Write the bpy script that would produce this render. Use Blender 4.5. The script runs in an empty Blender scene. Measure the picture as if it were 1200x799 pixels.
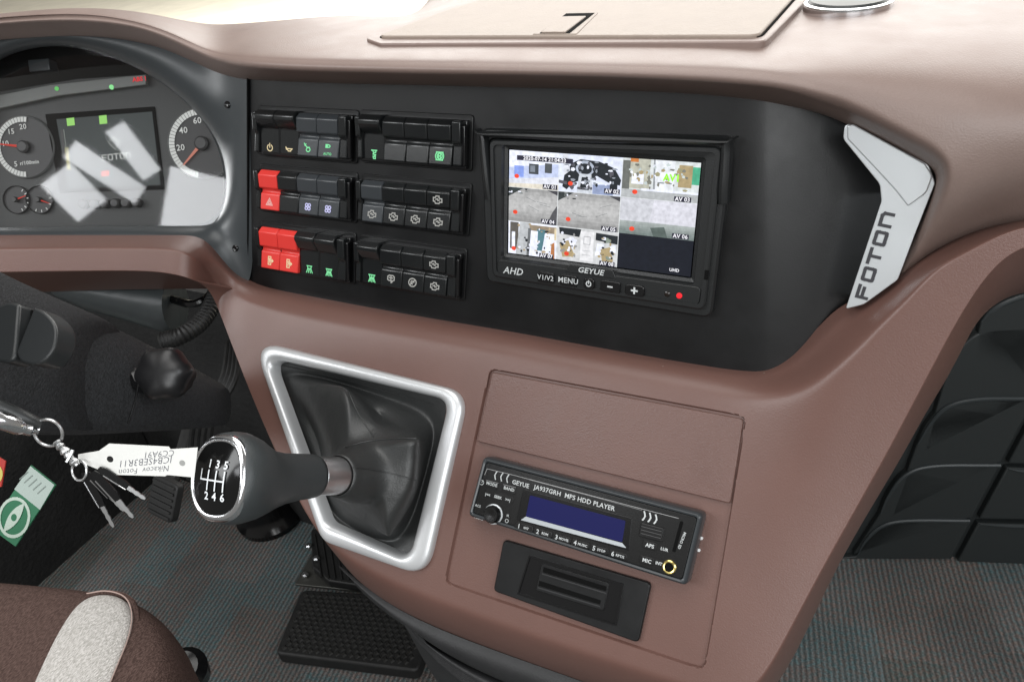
import bpy, bmesh, math, random
from mathutils import Vector, Matrix
random.seed(7)
V3 = Vector
sc = bpy.context.scene
COL = sc.collection
# ------------------------------------------------------------------ camera
F = 900.0; CX, CY = 600.0, 399.5
CAMZ = 1.05
ex = V3((0.889, 0.167, -0.427)).normalized()
dn = V3((-0.043, 0.934, 0.355)); dn = (dn - ex*dn.dot(ex)).normalized()
nin = ex.cross(dn)
LEAN = math.radians(15)
UPc = -math.cos(LEAN)*dn - math.sin(LEAN)*nin
eyc = UPc.cross(ex)
def to_world(c): return V3((ex.dot(c), eyc.dot(c), UPc.dot(c)))
CAM = V3((0, 0, CAMZ))
cam_d = bpy.data.cameras.new('camera'); cam = bpy.data.objects.new('camera', cam_d); COL.objects.link(cam)
r_, u_, b_ = to_world(V3((1, 0, 0))), to_world(V3((0, -1, 0))), to_world(V3((0, 0, -1)))
cam.matrix_world = Matrix(((r_.x, u_.x, b_.x, 0), (r_.y, u_.y, b_.y, 0), (r_.z, u_.z, b_.z, CAMZ), (0, 0, 0, 1)))
cam_d.sensor_width = 36; cam_d.lens = 27; cam_d.clip_start = 0.02; cam_d.clip_end = 200
sc.camera = cam
# ------------------------------------------------------------------ world, light, exposure
w = bpy.data.worlds.new('World'); sc.world = w; w.use_nodes = True
bg = w.node_tree.nodes['Background']; bg.inputs[0].default_value = (1.0, 0.97, 0.92, 1); bg.inputs[1].default_value = 0.24
sc.view_settings.view_transform = 'Standard'; sc.view_settings.look = 'None'
sc.view_settings.exposure = 0.0; sc.view_settings.gamma = 1
def area(name, loc, target, sx, sy, power, color=(1, 1, 1)):
    l = bpy.data.lights.new(name, 'AREA'); l.shape = 'RECTANGLE'; l.size = sx; l.size_y = sy; l.energy = power; l.color = color
    o = bpy.data.objects.new(name, l); COL.objects.link(o); o.location = loc
    o.rotation_euler = (V3(target) - V3(loc)).to_track_quat('-Z', 'Y').to_euler(); return o
area('windscreen_daylight', (-0.25, 1.95, 1.62), (-0.2, 0.35, 1.25), 3.0, 1.2, 58, (1.0, 0.98, 0.94))
area('door_window_daylight', (1.5, -0.3, 1.75), (0.1, 0.6, 0.8), 0.9, 0.9, 14, (0.93, 0.97, 1.0))
area('overhead_fill_light', (-0.4, 0.35, 2.45), (-0.2, 0.45, 0.8), 2.2, 1.2, 27, (1.0, 0.99, 0.97))  # added overhead lamp with no window behind it, brightens the up-facing console ridge
area('rear_window_daylight', (0.75, -1.5, 1.7), (-0.1, 0.5, 0.85), 1.3, 0.9, 26, (0.97, 0.99, 1.0))
area('left_window_daylight', (-1.95, -1.2, 2.1), (-0.2, 0.55, 0.85), 0.9, 0.9, 26, (0.97, 0.99, 1.0))
area('outdoor_daylight', (0, 5, 5), (0, 13, -.9), 14, 4, 6500, (1.0, 0.98, 0.93))
def pane(name, c, e1, e2, to, a, b, power):
    """small side window pane that mirrors in the cluster glass"""
    o = area(name, c, to, a, b, power, (.95, .97, 1))
    x = V3(e1).normalized(); z = (V3(c)-V3(to)).normalized(); x = (x-z*x.dot(z)).normalized(); y = z.cross(x)
    o.matrix_world = Matrix(((x.x, y.x, z.x, c[0]), (x.y, y.y, z.y, c[1]), (x.z, y.z, z.z, c[2]), (0, 0, 0, 1)))
pane('window_pane_light', (-.984, -.817, 1.568), (.063, .028, .065), 0, (-.76, .45, .79), .095, .125, .42)
pane('window_pane_light', (-.912, -.778, 1.62), (.04, .04, .063), 0, (-.73, .47, .81), .055, .20, .42)
pane('window_pane_light', (-.848, -.735, 1.674), (.05, .02, .04), 0, (-.71, .49, .82), .055, .15, .33)
pane('window_pane_light', (-.660, -.79, 1.560), (.144, -.009, -.006), 0, (-.65, .51, .80), .20, .19, 1.75)
# ------------------------------------------------------------------ helpers
def ray(x, y): return to_world(V3(((x-CX)/F, (y-CY)/F, 1.0)))
def at(x, y, z): return CAM + ray(x, y)*z
class Plane:
    def __init__(s, O, rot, lean):
        r, l = math.radians(rot), math.radians(lean)
        s.ex = V3((math.cos(r), math.sin(r), 0)); f = V3((-math.sin(r), math.cos(r), 0))
        s.ey = V3((0, 0, math.cos(l))) + f*math.sin(l); s.n = s.ex.cross(s.ey); s.O = O.copy()
    def z(s, x, y, d=0): return (s.n.dot(s.O-CAM)+d)/s.n.dot(ray(x, y))
    def hit(s, x, y, d=0): return at(x, y, s.z(x, y, d))
    def uv(s, x, y, d=0):
        p = s.hit(x, y, d)-s.O; return (p.dot(s.ex), p.dot(s.ey))
    def pt(s, u, v, d=0): return s.O + s.ex*u + s.ey*v + s.n*d
PA = Plane(at(710, 250, .59), 0, 15)
PB = Plane(PA.hit(600, 405, .022), 0, 38)
PC = Plane(PA.hit(288, 200, 0), 27, 28)
PF = Plane(V3((0, 0, 0)), 0, 90); PF.n = V3((0, 0, 1))
TOPZ = PA.hit(600, 75, .045).z
PT = Plane(V3((0, 0, TOPZ+.003)), 0, 90); PT.n = V3((0, 0, 1))
def sm(a, b, x):
    t = min(1, max(0, (x-a)/(b-a))); return t*t*(3-2*t)
def mixf(a, b, t): return a*(1-t)+b*t
def lerp(a, b, t): return (a[0]*(1-t)+b[0]*t, a[1]*(1-t)+b[1]*t)

def nodes(m): m.use_nodes = True; return m.node_tree.nodes, m.node_tree.links
def mat(name, col, rough=.5, metal=0, bump=0, bscale=500, var=0, vscale=30, coat=0, spec=.5, bump2=0, b2scale=40, emis=None, estr=0, rvar=0, voro=False, dust=0):
    m = bpy.data.materials.new(name); N, L = nodes(m); p = N['Principled BSDF']
    p.inputs['Base Color'].default_value = (*col, 1); p.inputs['Roughness'].default_value = rough
    p.inputs['Metallic'].default_value = metal; p.inputs['Coat Weight'].default_value = coat
    p.inputs['Specular IOR Level'].default_value = spec
    if emis: p.inputs['Emission Color'].default_value = (*emis, 1); p.inputs['Emission Strength'].default_value = estr
    tc = N.new('ShaderNodeTexCoord')
    if var or rvar:
        n = N.new('ShaderNodeTexNoise'); n.inputs['Scale'].default_value = vscale; n.inputs['Detail'].default_value = 6; n.inputs['Roughness'].default_value = .65
        L.new(tc.outputs['Object'], n.inputs['Vector'])
        if var:
            mr = N.new('ShaderNodeMapRange'); mr.inputs[1].default_value = .3; mr.inputs[2].default_value = .7
            mr.inputs[3].default_value = 1-var; mr.inputs[4].default_value = 1+var
            L.new(n.outputs['Fac'], mr.inputs[0])
            mx = N.new('ShaderNodeVectorMath'); mx.operation = 'SCALE'; mx.inputs[0].default_value = col
            L.new(mr.outputs[0], mx.inputs['Scale']); L.new(mx.outputs[0], p.inputs['Base Color'])
        if rvar:
            mr = N.new('ShaderNodeMapRange'); mr.inputs[1].default_value = .3; mr.inputs[2].default_value = .7
            mr.inputs[3].default_value = rough-rvar; mr.inputs[4].default_value = rough+rvar
            L.new(n.outputs['Fac'], mr.inputs[0]); L.new(mr.outputs[0], p.inputs['Roughness'])
    if dust:
        vo_ = N.new('ShaderNodeTexVoronoi'); vo_.inputs['Scale'].default_value = 55; L.new(tc.outputs['Object'], vo_.inputs['Vector'])
        sp_ = N.new('ShaderNodeSeparateColor'); L.new(vo_.outputs['Color'], sp_.inputs[0])
        th = N.new('ShaderNodeMapRange'); th.inputs[1].default_value = .62; th.inputs[2].default_value = 1.0; th.inputs[3].default_value = 0; th.inputs[4].default_value = .045*dust; L.new(sp_.outputs[0], th.inputs[0])
        ls_ = N.new('ShaderNodeMath'); ls_.operation = 'LESS_THAN'; L.new(vo_.outputs['Distance'], ls_.inputs[0]); L.new(th.outputs[0], ls_.inputs[1])
        mm = N.new('ShaderNodeMix'); mm.data_type = 'RGBA'; f_ = N.new('ShaderNodeMath'); f_.operation = 'MULTIPLY'; L.new(ls_.outputs[0], f_.inputs[0]); f_.inputs[1].default_value = .35
        L.new(f_.outputs[0], mm.inputs[0]); mm.inputs[7].default_value = (.55, .52, .47, 1)
        src = p.inputs['Base Color'].links[0].from_socket if p.inputs['Base Color'].is_linked else None
        if src: L.new(src, mm.inputs[6])
        else: mm.inputs[6].default_value = (*col, 1)
        L.new(mm.outputs[2], p.inputs['Base Color'])
    last = None
    for b, s, vo in ((bump, bscale, voro), (bump2, b2scale, False)):
        if not b: continue
        if vo:
            n = N.new('ShaderNodeTexVoronoi'); n.feature = 'SMOOTH_F1'; out = n.outputs['Distance']
        else:
            n = N.new('ShaderNodeTexNoise'); n.inputs['Detail'].default_value = 3; out = n.outputs['Fac']
        n.inputs['Scale'].default_value = s; L.new(tc.outputs['Object'], n.inputs['Vector'])
        bp = N.new('ShaderNodeBump'); bp.inputs['Strength'].default_value = b; bp.inputs['Distance'].default_value = .5/s
        L.new(out, bp.inputs['Height'])
        if last: L.new(last.outputs[0], bp.inputs['Normal'])
        last = bp
    if last: L.new(last.outputs[0], p.inputs['Normal'])
    return m
def flat(name, col, e=0, rough=.5):
    m = bpy.data.materials.new(name); N, L = nodes(m); p = N['Principled BSDF']
    p.inputs['Base Color'].default_value = (*col, 1); p.inputs['Roughness'].default_value = rough
    if e: p.inputs['Specular IOR Level'].default_value = .06; p.inputs['Base Color'].default_value = (.01, .01, .01, 1); p.inputs['Emission Color'].default_value = (*col, 1); p.inputs['Emission Strength'].default_value = e
    return m
_fc = {}
def fm(col, e=0, rough=.5):
    k = (col, e, rough)
    if k not in _fc: _fc[k] = flat('print_colour', col, e, rough)
    return _fc[k]

class Thing:
    def __init__(s, name, label, cat, loc, group=None):
        s.loc = V3(loc); s.o = bpy.data.objects.new(name, None); COL.objects.link(s.o); s.o.location = loc
        s.o.empty_display_size = .02
        s.o['label'] = label; s.o['category'] = cat
        if group: s.o['group'] = group
def mesh(name, verts, faces, m, parent=None, smooth=True, bevel=0, sub=0, mi=None, bseg=2, base=None, ang=35, label=None, solid=0, soff=-1, wn=False):
    """parent = Thing (part) or (Thing, obj) (sub-part) or None (top-level)"""
    th = None; par = None
    if isinstance(parent, Thing): th = parent; par = parent.o
    elif isinstance(parent, tuple): th, par = parent
    loc = th.loc if th else (V3(base) if base is not None else V3((0, 0, 0)))
    me = bpy.data.meshes.new(name); me.from_pydata([V3(v)-loc for v in verts], [], faces)
    for x in (m if isinstance(m, list) else [m]): me.materials.append(x)
    if mi:
        for p, i in zip(me.polygons, mi): p.material_index = i
    me.update()
    o = bpy.data.objects.new(name, me); COL.objects.link(o)
    if par: o.parent = par
    else: o.location = loc
    if label: o['label'] = label
    if smooth:
        for p in me.polygons: p.use_smooth = True
        if not sub: me.set_sharp_from_angle(angle=math.radians(ang))
    if solid:
        md = o.modifiers.new('solid', 'SOLIDIFY'); md.thickness = solid; md.offset = soff
    if bevel:
        md = o.modifiers.new('bevel', 'BEVEL'); md.width = bevel; md.segments = bseg; md.limit_method = 'ANGLE'; md.angle_limit = math.radians(40)
    if sub:
        md = o.modifiers.new('sub', 'SUBSURF'); md.levels = sub; md.render_levels = sub
    return o
def struct(o): o['kind'] = 'structure'; return o
def tag(o, label, cat, group=None):
    o['label'] = label; o['category'] = cat
    if group: o['group'] = group
    return o
def rrect(u0, u1, v0, v1, r=.002, n=4): return rpoly([(u0, v0), (u1, v0), (u1, v1), (u0, v1)], r, n)
def rpoly(pts, r, n=4):
    out = []; N_ = len(pts); rs = r if isinstance(r, (list, tuple)) else [r]*N_
    for i in range(N_):
        p = V3((*pts[i], 0)); a = V3((*pts[i-1], 0)); c = V3((*pts[(i+1) % N_], 0))
        e1 = (a-p); e2 = (c-p); l = min(rs[i]/max(.2, math.tan(e1.angle(e2)/2)), e1.length*.48, e2.length*.48)
        e1.normalize(); e2.normalize(); s = p+e1*l; t = p+e2*l
        for k in range(n+1):
            q = k/n; x = s*(1-q)**2+p*2*q*(1-q)+t*q*q; out.append((x.x, x.y))
    return out
def ccw(poly):
    a = sum(poly[i-1][0]*poly[i][1]-poly[i][0]*poly[i-1][1] for i in range(len(poly)))
    return poly if a > 0 else poly[::-1]
def slab(name, pl, poly, d0, d1, m, parent=None, bevel=0, bseg=2, **k):
    poly = ccw(poly); n = len(poly)
    v = [pl.pt(u, v_, d0) for u, v_ in poly]+[pl.pt(u, v_, d1) for u, v_ in poly]
    f = [tuple(range(n))[::-1], tuple(range(n, 2*n))]+[(i, (i+1) % n, n+(i+1) % n, n+i) for i in range(n)]
    return mesh(name, v, f, m, parent, bevel=bevel, bseg=bseg, ang=30, **k)
def pxpoly(pl, pts, d=0): return [pl.uv(x, y, d) for x, y in pts]
def loft(name, loops, m, parent=None, closed=True, cap0=False, cap1=False, **k):
    n = len(loops[0]); v = [p for l in loops for p in l]; f = []
    for i in range(len(loops)-1):
        for j in range(n if closed else n-1):
            a, b = i*n+j, i*n+(j+1) % n; f.append((a, b, b+n, a+n))
    if cap0: f.append(tuple(range(n))[::-1])
    if cap1: f.append(tuple(range((len(loops)-1)*n, len(loops)*n)))
    return mesh(name, v, f, m, parent, **k)
def frame_of(axis, hint=V3((0, 0, 1))):
    a = axis.normalized(); x = hint.cross(a)
    if x.length < 1e-4: x = V3((1, 0, 0)).cross(a)
    x.normalize(); return x, a.cross(x), a
def lathe(name, c, axis, prof, m, parent=None, n=32, sx=1, sy=1, hint=V3((0, 0, 1)), lobes=0, la=0, capa=True, capb=True, **k):
    x, y, a = frame_of(axis, hint); loops = []
    for r, h in prof:
        loops.append([c+a*h+(x*math.cos(t)*sx+y*math.sin(t)*sy)*r*(1+la*math.cos(lobes*t)) for t in [2*math.pi*i/n for i in range(n)]])
    return loft(name, loops, m, parent, True, capa, capb, **k)
def tube(name, pts, r, m, parent=None, n=10, ridged=0, closed=False, **k):
    P = [V3(p) for p in pts]; loops = []; x = None
    for i, p in enumerate(P):
        if closed: t = P[(i+1) % len(P)]-P[i-1]
        else: t = P[min(i+1, len(P)-1)]-P[max(i-1, 0)]
        t.normalize()
        if x is None: x, y, _ = frame_of(t)
        else: x = (x-t*x.dot(t)).normalized(); y = t.cross(x)
        rr = (r[i] if isinstance(r, list) else r)*(1+(ridged if i % 2 else 0))
        loops.append([p+(x*math.cos(q)+y*math.sin(q))*rr for q in [2*math.pi*j/n for j in range(n)]])
    if closed: loops.append(loops[0]); return loft(name, loops, m, parent, True, **k)
    return loft(name, loops, m, parent, True, True, True, **k)
def spline(pts, n):
    out = []; P = [V3(p) for p in pts]; P = [P[0]*2-P[1]]+P+[P[-1]*2-P[-2]]
    for i in range(1, len(P)-2):
        for k in range(n):
            t = k/n; a, b, c, d = P[i-1:i+3]
            out.append(.5*((2*b)+(c-a)*t+(2*a-5*b+4*c-d)*t*t+(3*b-a-3*c+d)*t**3))
    out.append(P[-2]); return out
def text(name, s, pl, u, v, d, size, m, parent, bold=0, rot=0, shear=0, sx=1, align='CENTER'):
    c = bpy.data.curves.new('t', 'FONT'); c.body = s; c.size = 1; c.align_x = align; c.align_y = 'CENTER'; c.offset = bold; c.shear = shear; c.resolution_u = 2; c.space_character = 1.04
    o = bpy.data.objects.new('t', c); COL.objects.link(o)
    dg = bpy.context.evaluated_depsgraph_get(); me = bpy.data.meshes.new_from_object(o.evaluated_get(dg))
    bpy.data.objects.remove(o); bpy.data.curves.remove(c)
    cr, sr = math.cos(rot), math.sin(rot)
    vs = [pl.pt(u+(x*cr-y*sr), v+(x*sr+y*cr), d) for x, y in [(q.co.x*size*sx, q.co.y*size) for q in me.vertices]]
    fs = [tuple(p.vertices) for p in me.polygons]; bpy.data.meshes.remove(me)
    return mesh(name, vs, fs, m, parent, smooth=False)
def ribbon(name, pl, lines, wd, d, m, parent, xf=None, **k):
    xf = xf or (lambda p: p); vs = []; fs = []; q = 0
    for ln in lines:
        P = [xf(p) for p in ln]
        for a, b in zip(P, P[1:]):
            dx, dy = b[0]-a[0], b[1]-a[1]; l = math.hypot(dx, dy) or 1e-9; dx, dy = dx/l*wd/2, dy/l*wd/2
            dd = d+q*.000012; q += 1
            i = len(vs)
            vs += [pl.pt(a[0]-dx-dy, a[1]-dy+dx, dd), pl.pt(a[0]-dx+dy, a[1]-dy-dx, dd), pl.pt(b[0]+dx+dy, b[1]+dy-dx, dd), pl.pt(b[0]+dx-dy, b[1]+dy+dx, dd)]
            fs.append((i, i+1, i+2, i+3))
    return mesh(name, vs, fs, m, parent, smooth=False, **k)
def decal(name, pl, items, d, parent, xf=None, **k):
    """items: (material, [points])"""
    xf = xf or (lambda p: p); vs, fs, mi, ms = [], [], [], []
    for q, (m, poly) in enumerate(items):
        if m not in ms: ms.append(m)
        i = len(vs); pp = ccw([xf(p) for p in poly]); vs += [pl.pt(a, b, d+q*.000015) for a, b in pp]
        fs.append(tuple(range(i, i+len(pp)))); mi.append(ms.index(m))
    return mesh(name, vs, fs, ms, parent, smooth=False, mi=mi, **k)
def circ(cx, cy, r, n=16, ry=None, a0=0, a1=2*math.pi):
    ry = ry or r; full = abs(a1-a0-2*math.pi) < 1e-6
    return [(cx+r*math.cos(a0+(a1-a0)*i/(n if full else n-1)), cy+ry*math.sin(a0+(a1-a0)*i/(n if full else n-1))) for i in range(n)]
def carc(*a, **k):
    c = circ(*a, **k); return c+[c[0]]
from mathutils.bvhtree import BVHTree
def snapper(o, th):
    dg_ = bpy.context.evaluated_depsgraph_get(); dg_.update(); m_ = bpy.data.meshes.new_from_object(o.evaluated_get(dg_))
    t = BVHTree.FromPolygons([v.co+th.loc for v in m_.vertices], [tuple(p.vertices) for p in m_.polygons]); bpy.data.meshes.remove(m_)
    def f(x, y, off=.0004):
        h = t.ray_cast(CAM, ray(x, y).normalized()); 
        return None if h[0] is None else h[0]+(h[1] if h[1].dot(ray(x, y)) < 0 else -h[1])*off
    return f
# ------------------------------------------------------------------ materials
BROWN = (.122, .062, .050)
M_brown = mat('brown_grained_plastic', BROWN, .40, dust=1, bump=.34, bscale=1000, var=.06, vscale=25, voro=True, bump2=.03, b2scale=180, rvar=.05, spec=.6)
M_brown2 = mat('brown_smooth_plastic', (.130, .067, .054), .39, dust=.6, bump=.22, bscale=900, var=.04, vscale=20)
M_upper = mat('daylit_brown_dash_skin', (.190, .136, .117), .47, dust=.5, bump=.26, bscale=1100, var=.06, vscale=25, voro=True, bump2=.02, b2scale=180, rvar=.05, spec=.6)  # same brown plastic, daylight sheen put into a paler, greyer colour
M_top = mat('daylit_grained_dash_top', (.25, .20, .165), .55, bump=.3, bscale=700, var=.05, vscale=60, voro=True)  # hatch colour made paler in place of windscreen light
M_black = mat('satin_black_plastic', (.0042, .0044, .0048), .37, dust=.8, bump=.08, bscale=900, var=.15, vscale=14, rvar=.08, spec=.4)
M_hood = mat('grey_black_hood_plastic', (.030, .035, .038), .36, bump=.12, bscale=1100, rvar=.04)
M_gloss = mat('gloss_black_plastic', (.005, .005, .0055), .2)
M_dk = mat('dark_plastic', (.02, .02, .021), .5, bump=.1, bscale=800)
M_bulk = mat('dark_bulkhead_lining', (.012, .012, .012), .85, bump=.6, bscale=120, var=.5, vscale=9)
M_void = mat('matt_black', (.006, .006, .006), .95, spec=.05)
M_silver = mat('satin_silver_paint', (.60, .625, .64), .32, metal=.5)
M_bezel = mat('pearl_silver_bezel', (.62, .63, .64), .36, metal=.5, rvar=.03)
M_chrome = mat('chrome', (.75, .76, .78), .16, metal=1)
M_steel = mat('brushed_steel', (.66, .67, .68), .30, metal=1)
M_leather = mat('black_leather', (.026, .0275, .0275), .44, bump=.3, bscale=900, voro=True, bump2=.12, b2scale=20, spec=.6)
M_knob = mat('grey_soft_leather_knob', (.040, .046, .048), .44, bump=.3, bscale=1300, voro=True, rvar=.04)
M_rubber = mat('black_rubber', (.014, .014, .014), .55, bump=.2, bscale=300, var=.3, vscale=60)
M_flock = mat('black_flocked_shroud', (.020, .021, .023), .8, bump=1.0, bscale=700, var=.6, vscale=450)
M_rock = mat('switch_black', (.008, .009, .0095), .27, bump=.06, bscale=1500)
M_rockg = mat('switch_grey_face', (.030, .034, .038), .36, bump=.06, bscale=1500)
M_red = mat('switch_red', (.62, .035, .028), .38)
M_green = mat('groove_dark_grey', (.018, .024, .025), .55, bump=.5, bscale=1000)
M_white = fm((.8, .8, .8)); M_ink = fm((.03, .03, .035))
M_lit = fm((.75, .78, .75), .9)
M_litg = fm((.25, .85, .4), 1.0); M_lity = fm((.9, .75, .45), .9); M_litb = fm((.62, .62, .95), 1.0); M_litw = fm((.85, .85, .8), .48); M_pink = fm((1, .55, .5), .8)

# ================================================================== SETTING
def fbm_carpet():
    m = bpy.data.materials.new('striped_carpet'); N, L = nodes(m); p = N['Principled BSDF']; p.inputs['Roughness'].default_value = .95
    p.inputs['Specular IOR Level'].default_value = .1
    tc = N.new('ShaderNodeTexCoord'); mp = N.new('ShaderNodeMapping'); mp.inputs['Rotation'].default_value = (0, 0, math.radians(-13))
    L.new(tc.outputs['Object'], mp.inputs['Vector'])
    sx = N.new('ShaderNodeSeparateXYZ'); L.new(mp.outputs[0], sx.inputs[0])
    # blocks of colour
    mb = N.new('ShaderNodeMapping'); mb.inputs['Scale'].default_value = (1/.085, 1/.13, 0); L.new(mp.outputs[0], mb.inputs[0])
    # stagger
    wn = N.new('ShaderNodeTexWhiteNoise'); wn.noise_dimensions = '2D'
    sp = N.new('ShaderNodeSeparateXYZ'); L.new(mb.outputs[0], sp.inputs[0])
    def math_(op, a, b=None):
        n = N.new('ShaderNodeMath'); n.operation = op
        for i, q in enumerate((a, b)):
            if q is None: continue
            if isinstance(q, (int, float)): n.inputs[i].default_value = q
            else: L.new(q, n.inputs[i])
        return n.outputs[0]
    fx = math_('FLOOR', sp.outputs[0]); st = math_('MULTIPLY', fx, .37); yy = math_('FLOOR', math_('ADD', sp.outputs[1], st))
    cb = N.new('ShaderNodeCombineXYZ'); L.new(fx, cb.inputs[0]); L.new(yy, cb.inputs[1]); L.new(cb.outputs[0], wn.inputs['Vector'])
    cr = N.new('ShaderNodeValToRGB'); cr.color_ramp.interpolation = 'CONSTANT'
    e = cr.color_ramp.elements; e[0].position = 0; e[0].color = (.118, .113, .111, 1); e[1].position = .3; e[1].color = (.132, .128, .126, 1)
    for pos, c in ((.5, (.108, .125, .128)), (.68, (.130, .119, .114)), (.8, (.113, .130, .133)), (.92, (.10, .10, .095))):
        q = e.new(pos); q.color = (*c, 1)
    L.new(wn.outputs['Value'], cr.inputs[0])
    # stripes
    nz = N.new('ShaderNodeTexNoise'); nz.inputs['Scale'].default_value = 120; L.new(tc.outputs['Object'], nz.inputs['Vector'])
    wob = math_('MULTIPLY', math_('SUBTRACT', nz.outputs['Fac'], .5), 2.2)
    s = math_('SINE', math_('ADD', math_('MULTIPLY', sx.outputs[0], 2*math.pi/.0076), wob))
    s01 = math_('ADD', math_('MULTIPLY', s, .5), .5)
    n2 = N.new('ShaderNodeTexNoise'); n2.inputs['Scale'].default_value = 420; n2.inputs['Detail'].default_value = 2; L.new(tc.outputs['Object'], n2.inputs['Vector'])
    g = math_('MULTIPLY', math_('ADD', math_('MULTIPLY', s01, .62), .62), math_('ADD', math_('MULTIPLY', n2.outputs['Fac'], 1.9), .05))
    fl = N.new('ShaderNodeTexNoise'); fl.inputs['Scale'].default_value = 150; fl.inputs['Detail'].default_value = 2; L.new(tc.outputs['Object'], fl.inputs['Vector'])
    fr2 = N.new('ShaderNodeValToRGB'); q = fr2.color_ramp.elements; q[0].position = .36; q[0].color = (.78, 1.06, 1.08, 1); q[1].position = .5; q[1].color = (1, 1, 1, 1); z_ = q.new(.64); z_.color = (1.16, .97, .90, 1)
    L.new(fl.outputs['Fac'], fr2.inputs[0]); mu = N.new('ShaderNodeVectorMath'); mu.operation = 'MULTIPLY'; L.new(cr.outputs[0], mu.inputs[0]); L.new(fr2.outputs[0], mu.inputs[1])
    dirt = N.new('ShaderNodeTexNoise'); dirt.inputs['Scale'].default_value = 7; dirt.inputs['Detail'].default_value = 5; L.new(tc.outputs['Object'], dirt.inputs['Vector'])
    g = math_('MULTIPLY', g, math_('ADD', math_('MULTIPLY', dirt.outputs['Fac'], .9), .6))
    mx = N.new('ShaderNodeVectorMath'); mx.operation = 'SCALE'; L.new(mu.outputs[0], mx.inputs[0]); L.new(g, mx.inputs['Scale']); L.new(mx.outputs[0], p.inputs['Base Color'])
    bp = N.new('ShaderNodeBump'); bp.inputs['Distance'].default_value = .002; bp.inputs['Strength'].default_value = .6
    L.new(math_('ADD', s01, n2.outputs['Fac']), bp.inputs['Height']); L.new(bp.outputs[0], p.inputs['Normal'])
    return m
M_carpet = fbm_carpet()
struct(mesh('carpet_floor', [(-2.2, -1.2, 0), (1.8, -1.2, 0), (1.8, 1.25, 0), (-2.2, 1.25, 0)], [(0, 1, 2, 3)], M_carpet))
M_pave = mat('pale_outside_ground', (.80, .75, .62), .9, var=.08, vscale=2.5)
struct(mesh('outside_ground', [(-40, 1.3, -.9), (40, 1.3, -.9), (40, 60, -.9), (-40, 60, -.9)], [(0, 1, 2, 3)], M_pave))

# ================================================================== DASHBOARD
dash = Thing('dashboard', 'brown moulded vehicle dashboard with top coloured paler for daylight, recessed black centre panel and sloping console', 'dashboard', (-.2, .55, .7))
def Qz(x, y, d): t = sm(235, 300, x); return mixf(PC.z(x, y, d), PA.z(x, y, d), t)
def Q(x, y, d): return at(x, y, Qz(x, y, d))
def U(x, y, d, k):
    a, t = PA.z(x, y, d), PT.z(x, y)
    if t < 0 or t > 3: t = 3
    m_ = max(a, t); return at(x, y, m_+k*math.log(math.exp((a-m_)/k)+math.exp((t-m_)/k)))
# --- upper body: brow lip, dash top and right flank
rows_up = []
def up_station(x, yb, ym, yc, tops, drop=False):
    c = Q(x, yc, .041); row = [Q(x, yb+4, -.012), Q(x, yb, .004), Q(x, ym+1, .038), Q(x, ym-1.5, .045), Q(x, mixf(ym, yc, .6), .0465), c]
    for i, ty in enumerate(tops):
        zt = c.z + (.002 if i == 0 else .003)
        v = ray(x, ty); k = (zt-CAMZ)/v.z; p = CAM+v*k
        if k < 0 or k > 2.2: p = CAM+V3((v.x, v.y, 0)).normalized()*1.9; p.z = zt
        row.append(p)
    if drop:
        l = row[-1]; f = V3((ray(x, 0).x, ray(x, 0).y, 0)).normalized()
        row.append(l+f*.10+V3((0, 0, -.045))); row.append(l+f*.26+V3((0, 0, -.30)))
    rows_up.append(row)
for x, yb, ym, yc, sil in ((-160, 66, 52, 44, 36), (-60, 52, 37, 29, 20), (0, 46, 30, 22, 13), (60, 41, 26, 18, 6.5), (110, 41, 27, 18, 5), (160, 47, 33, 26, 8), (200, 58, 48, 39, 15), (240, 78, 68, 59, 21)):
    up_station(x, yb, ym, yc, (yc-1.5, mixf(yc, sil, .5), sil), True)
for x, yb, ym, yc, sil in ((265, 88, 76, 65, 20), (290, 93, 80, 67, 18), (340, 95, 84, 70, 13), (420, 98, 86, 72, 5)):
    up_station(x, yb, ym, yc, (yc-4, mixf(yc, sil, .5), sil), True)
for x, yb, ym, yc in ((500, 99, 88, 73), (600, 102, 89, 75), (700, 104, 91, 77), (800, 108, 95, 79), (870, 114, 100, 82), (920, 121, 105, 87)):
    up_station(x, yb, ym, yc, (yc-5, 55, 30, 0, -60))
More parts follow.
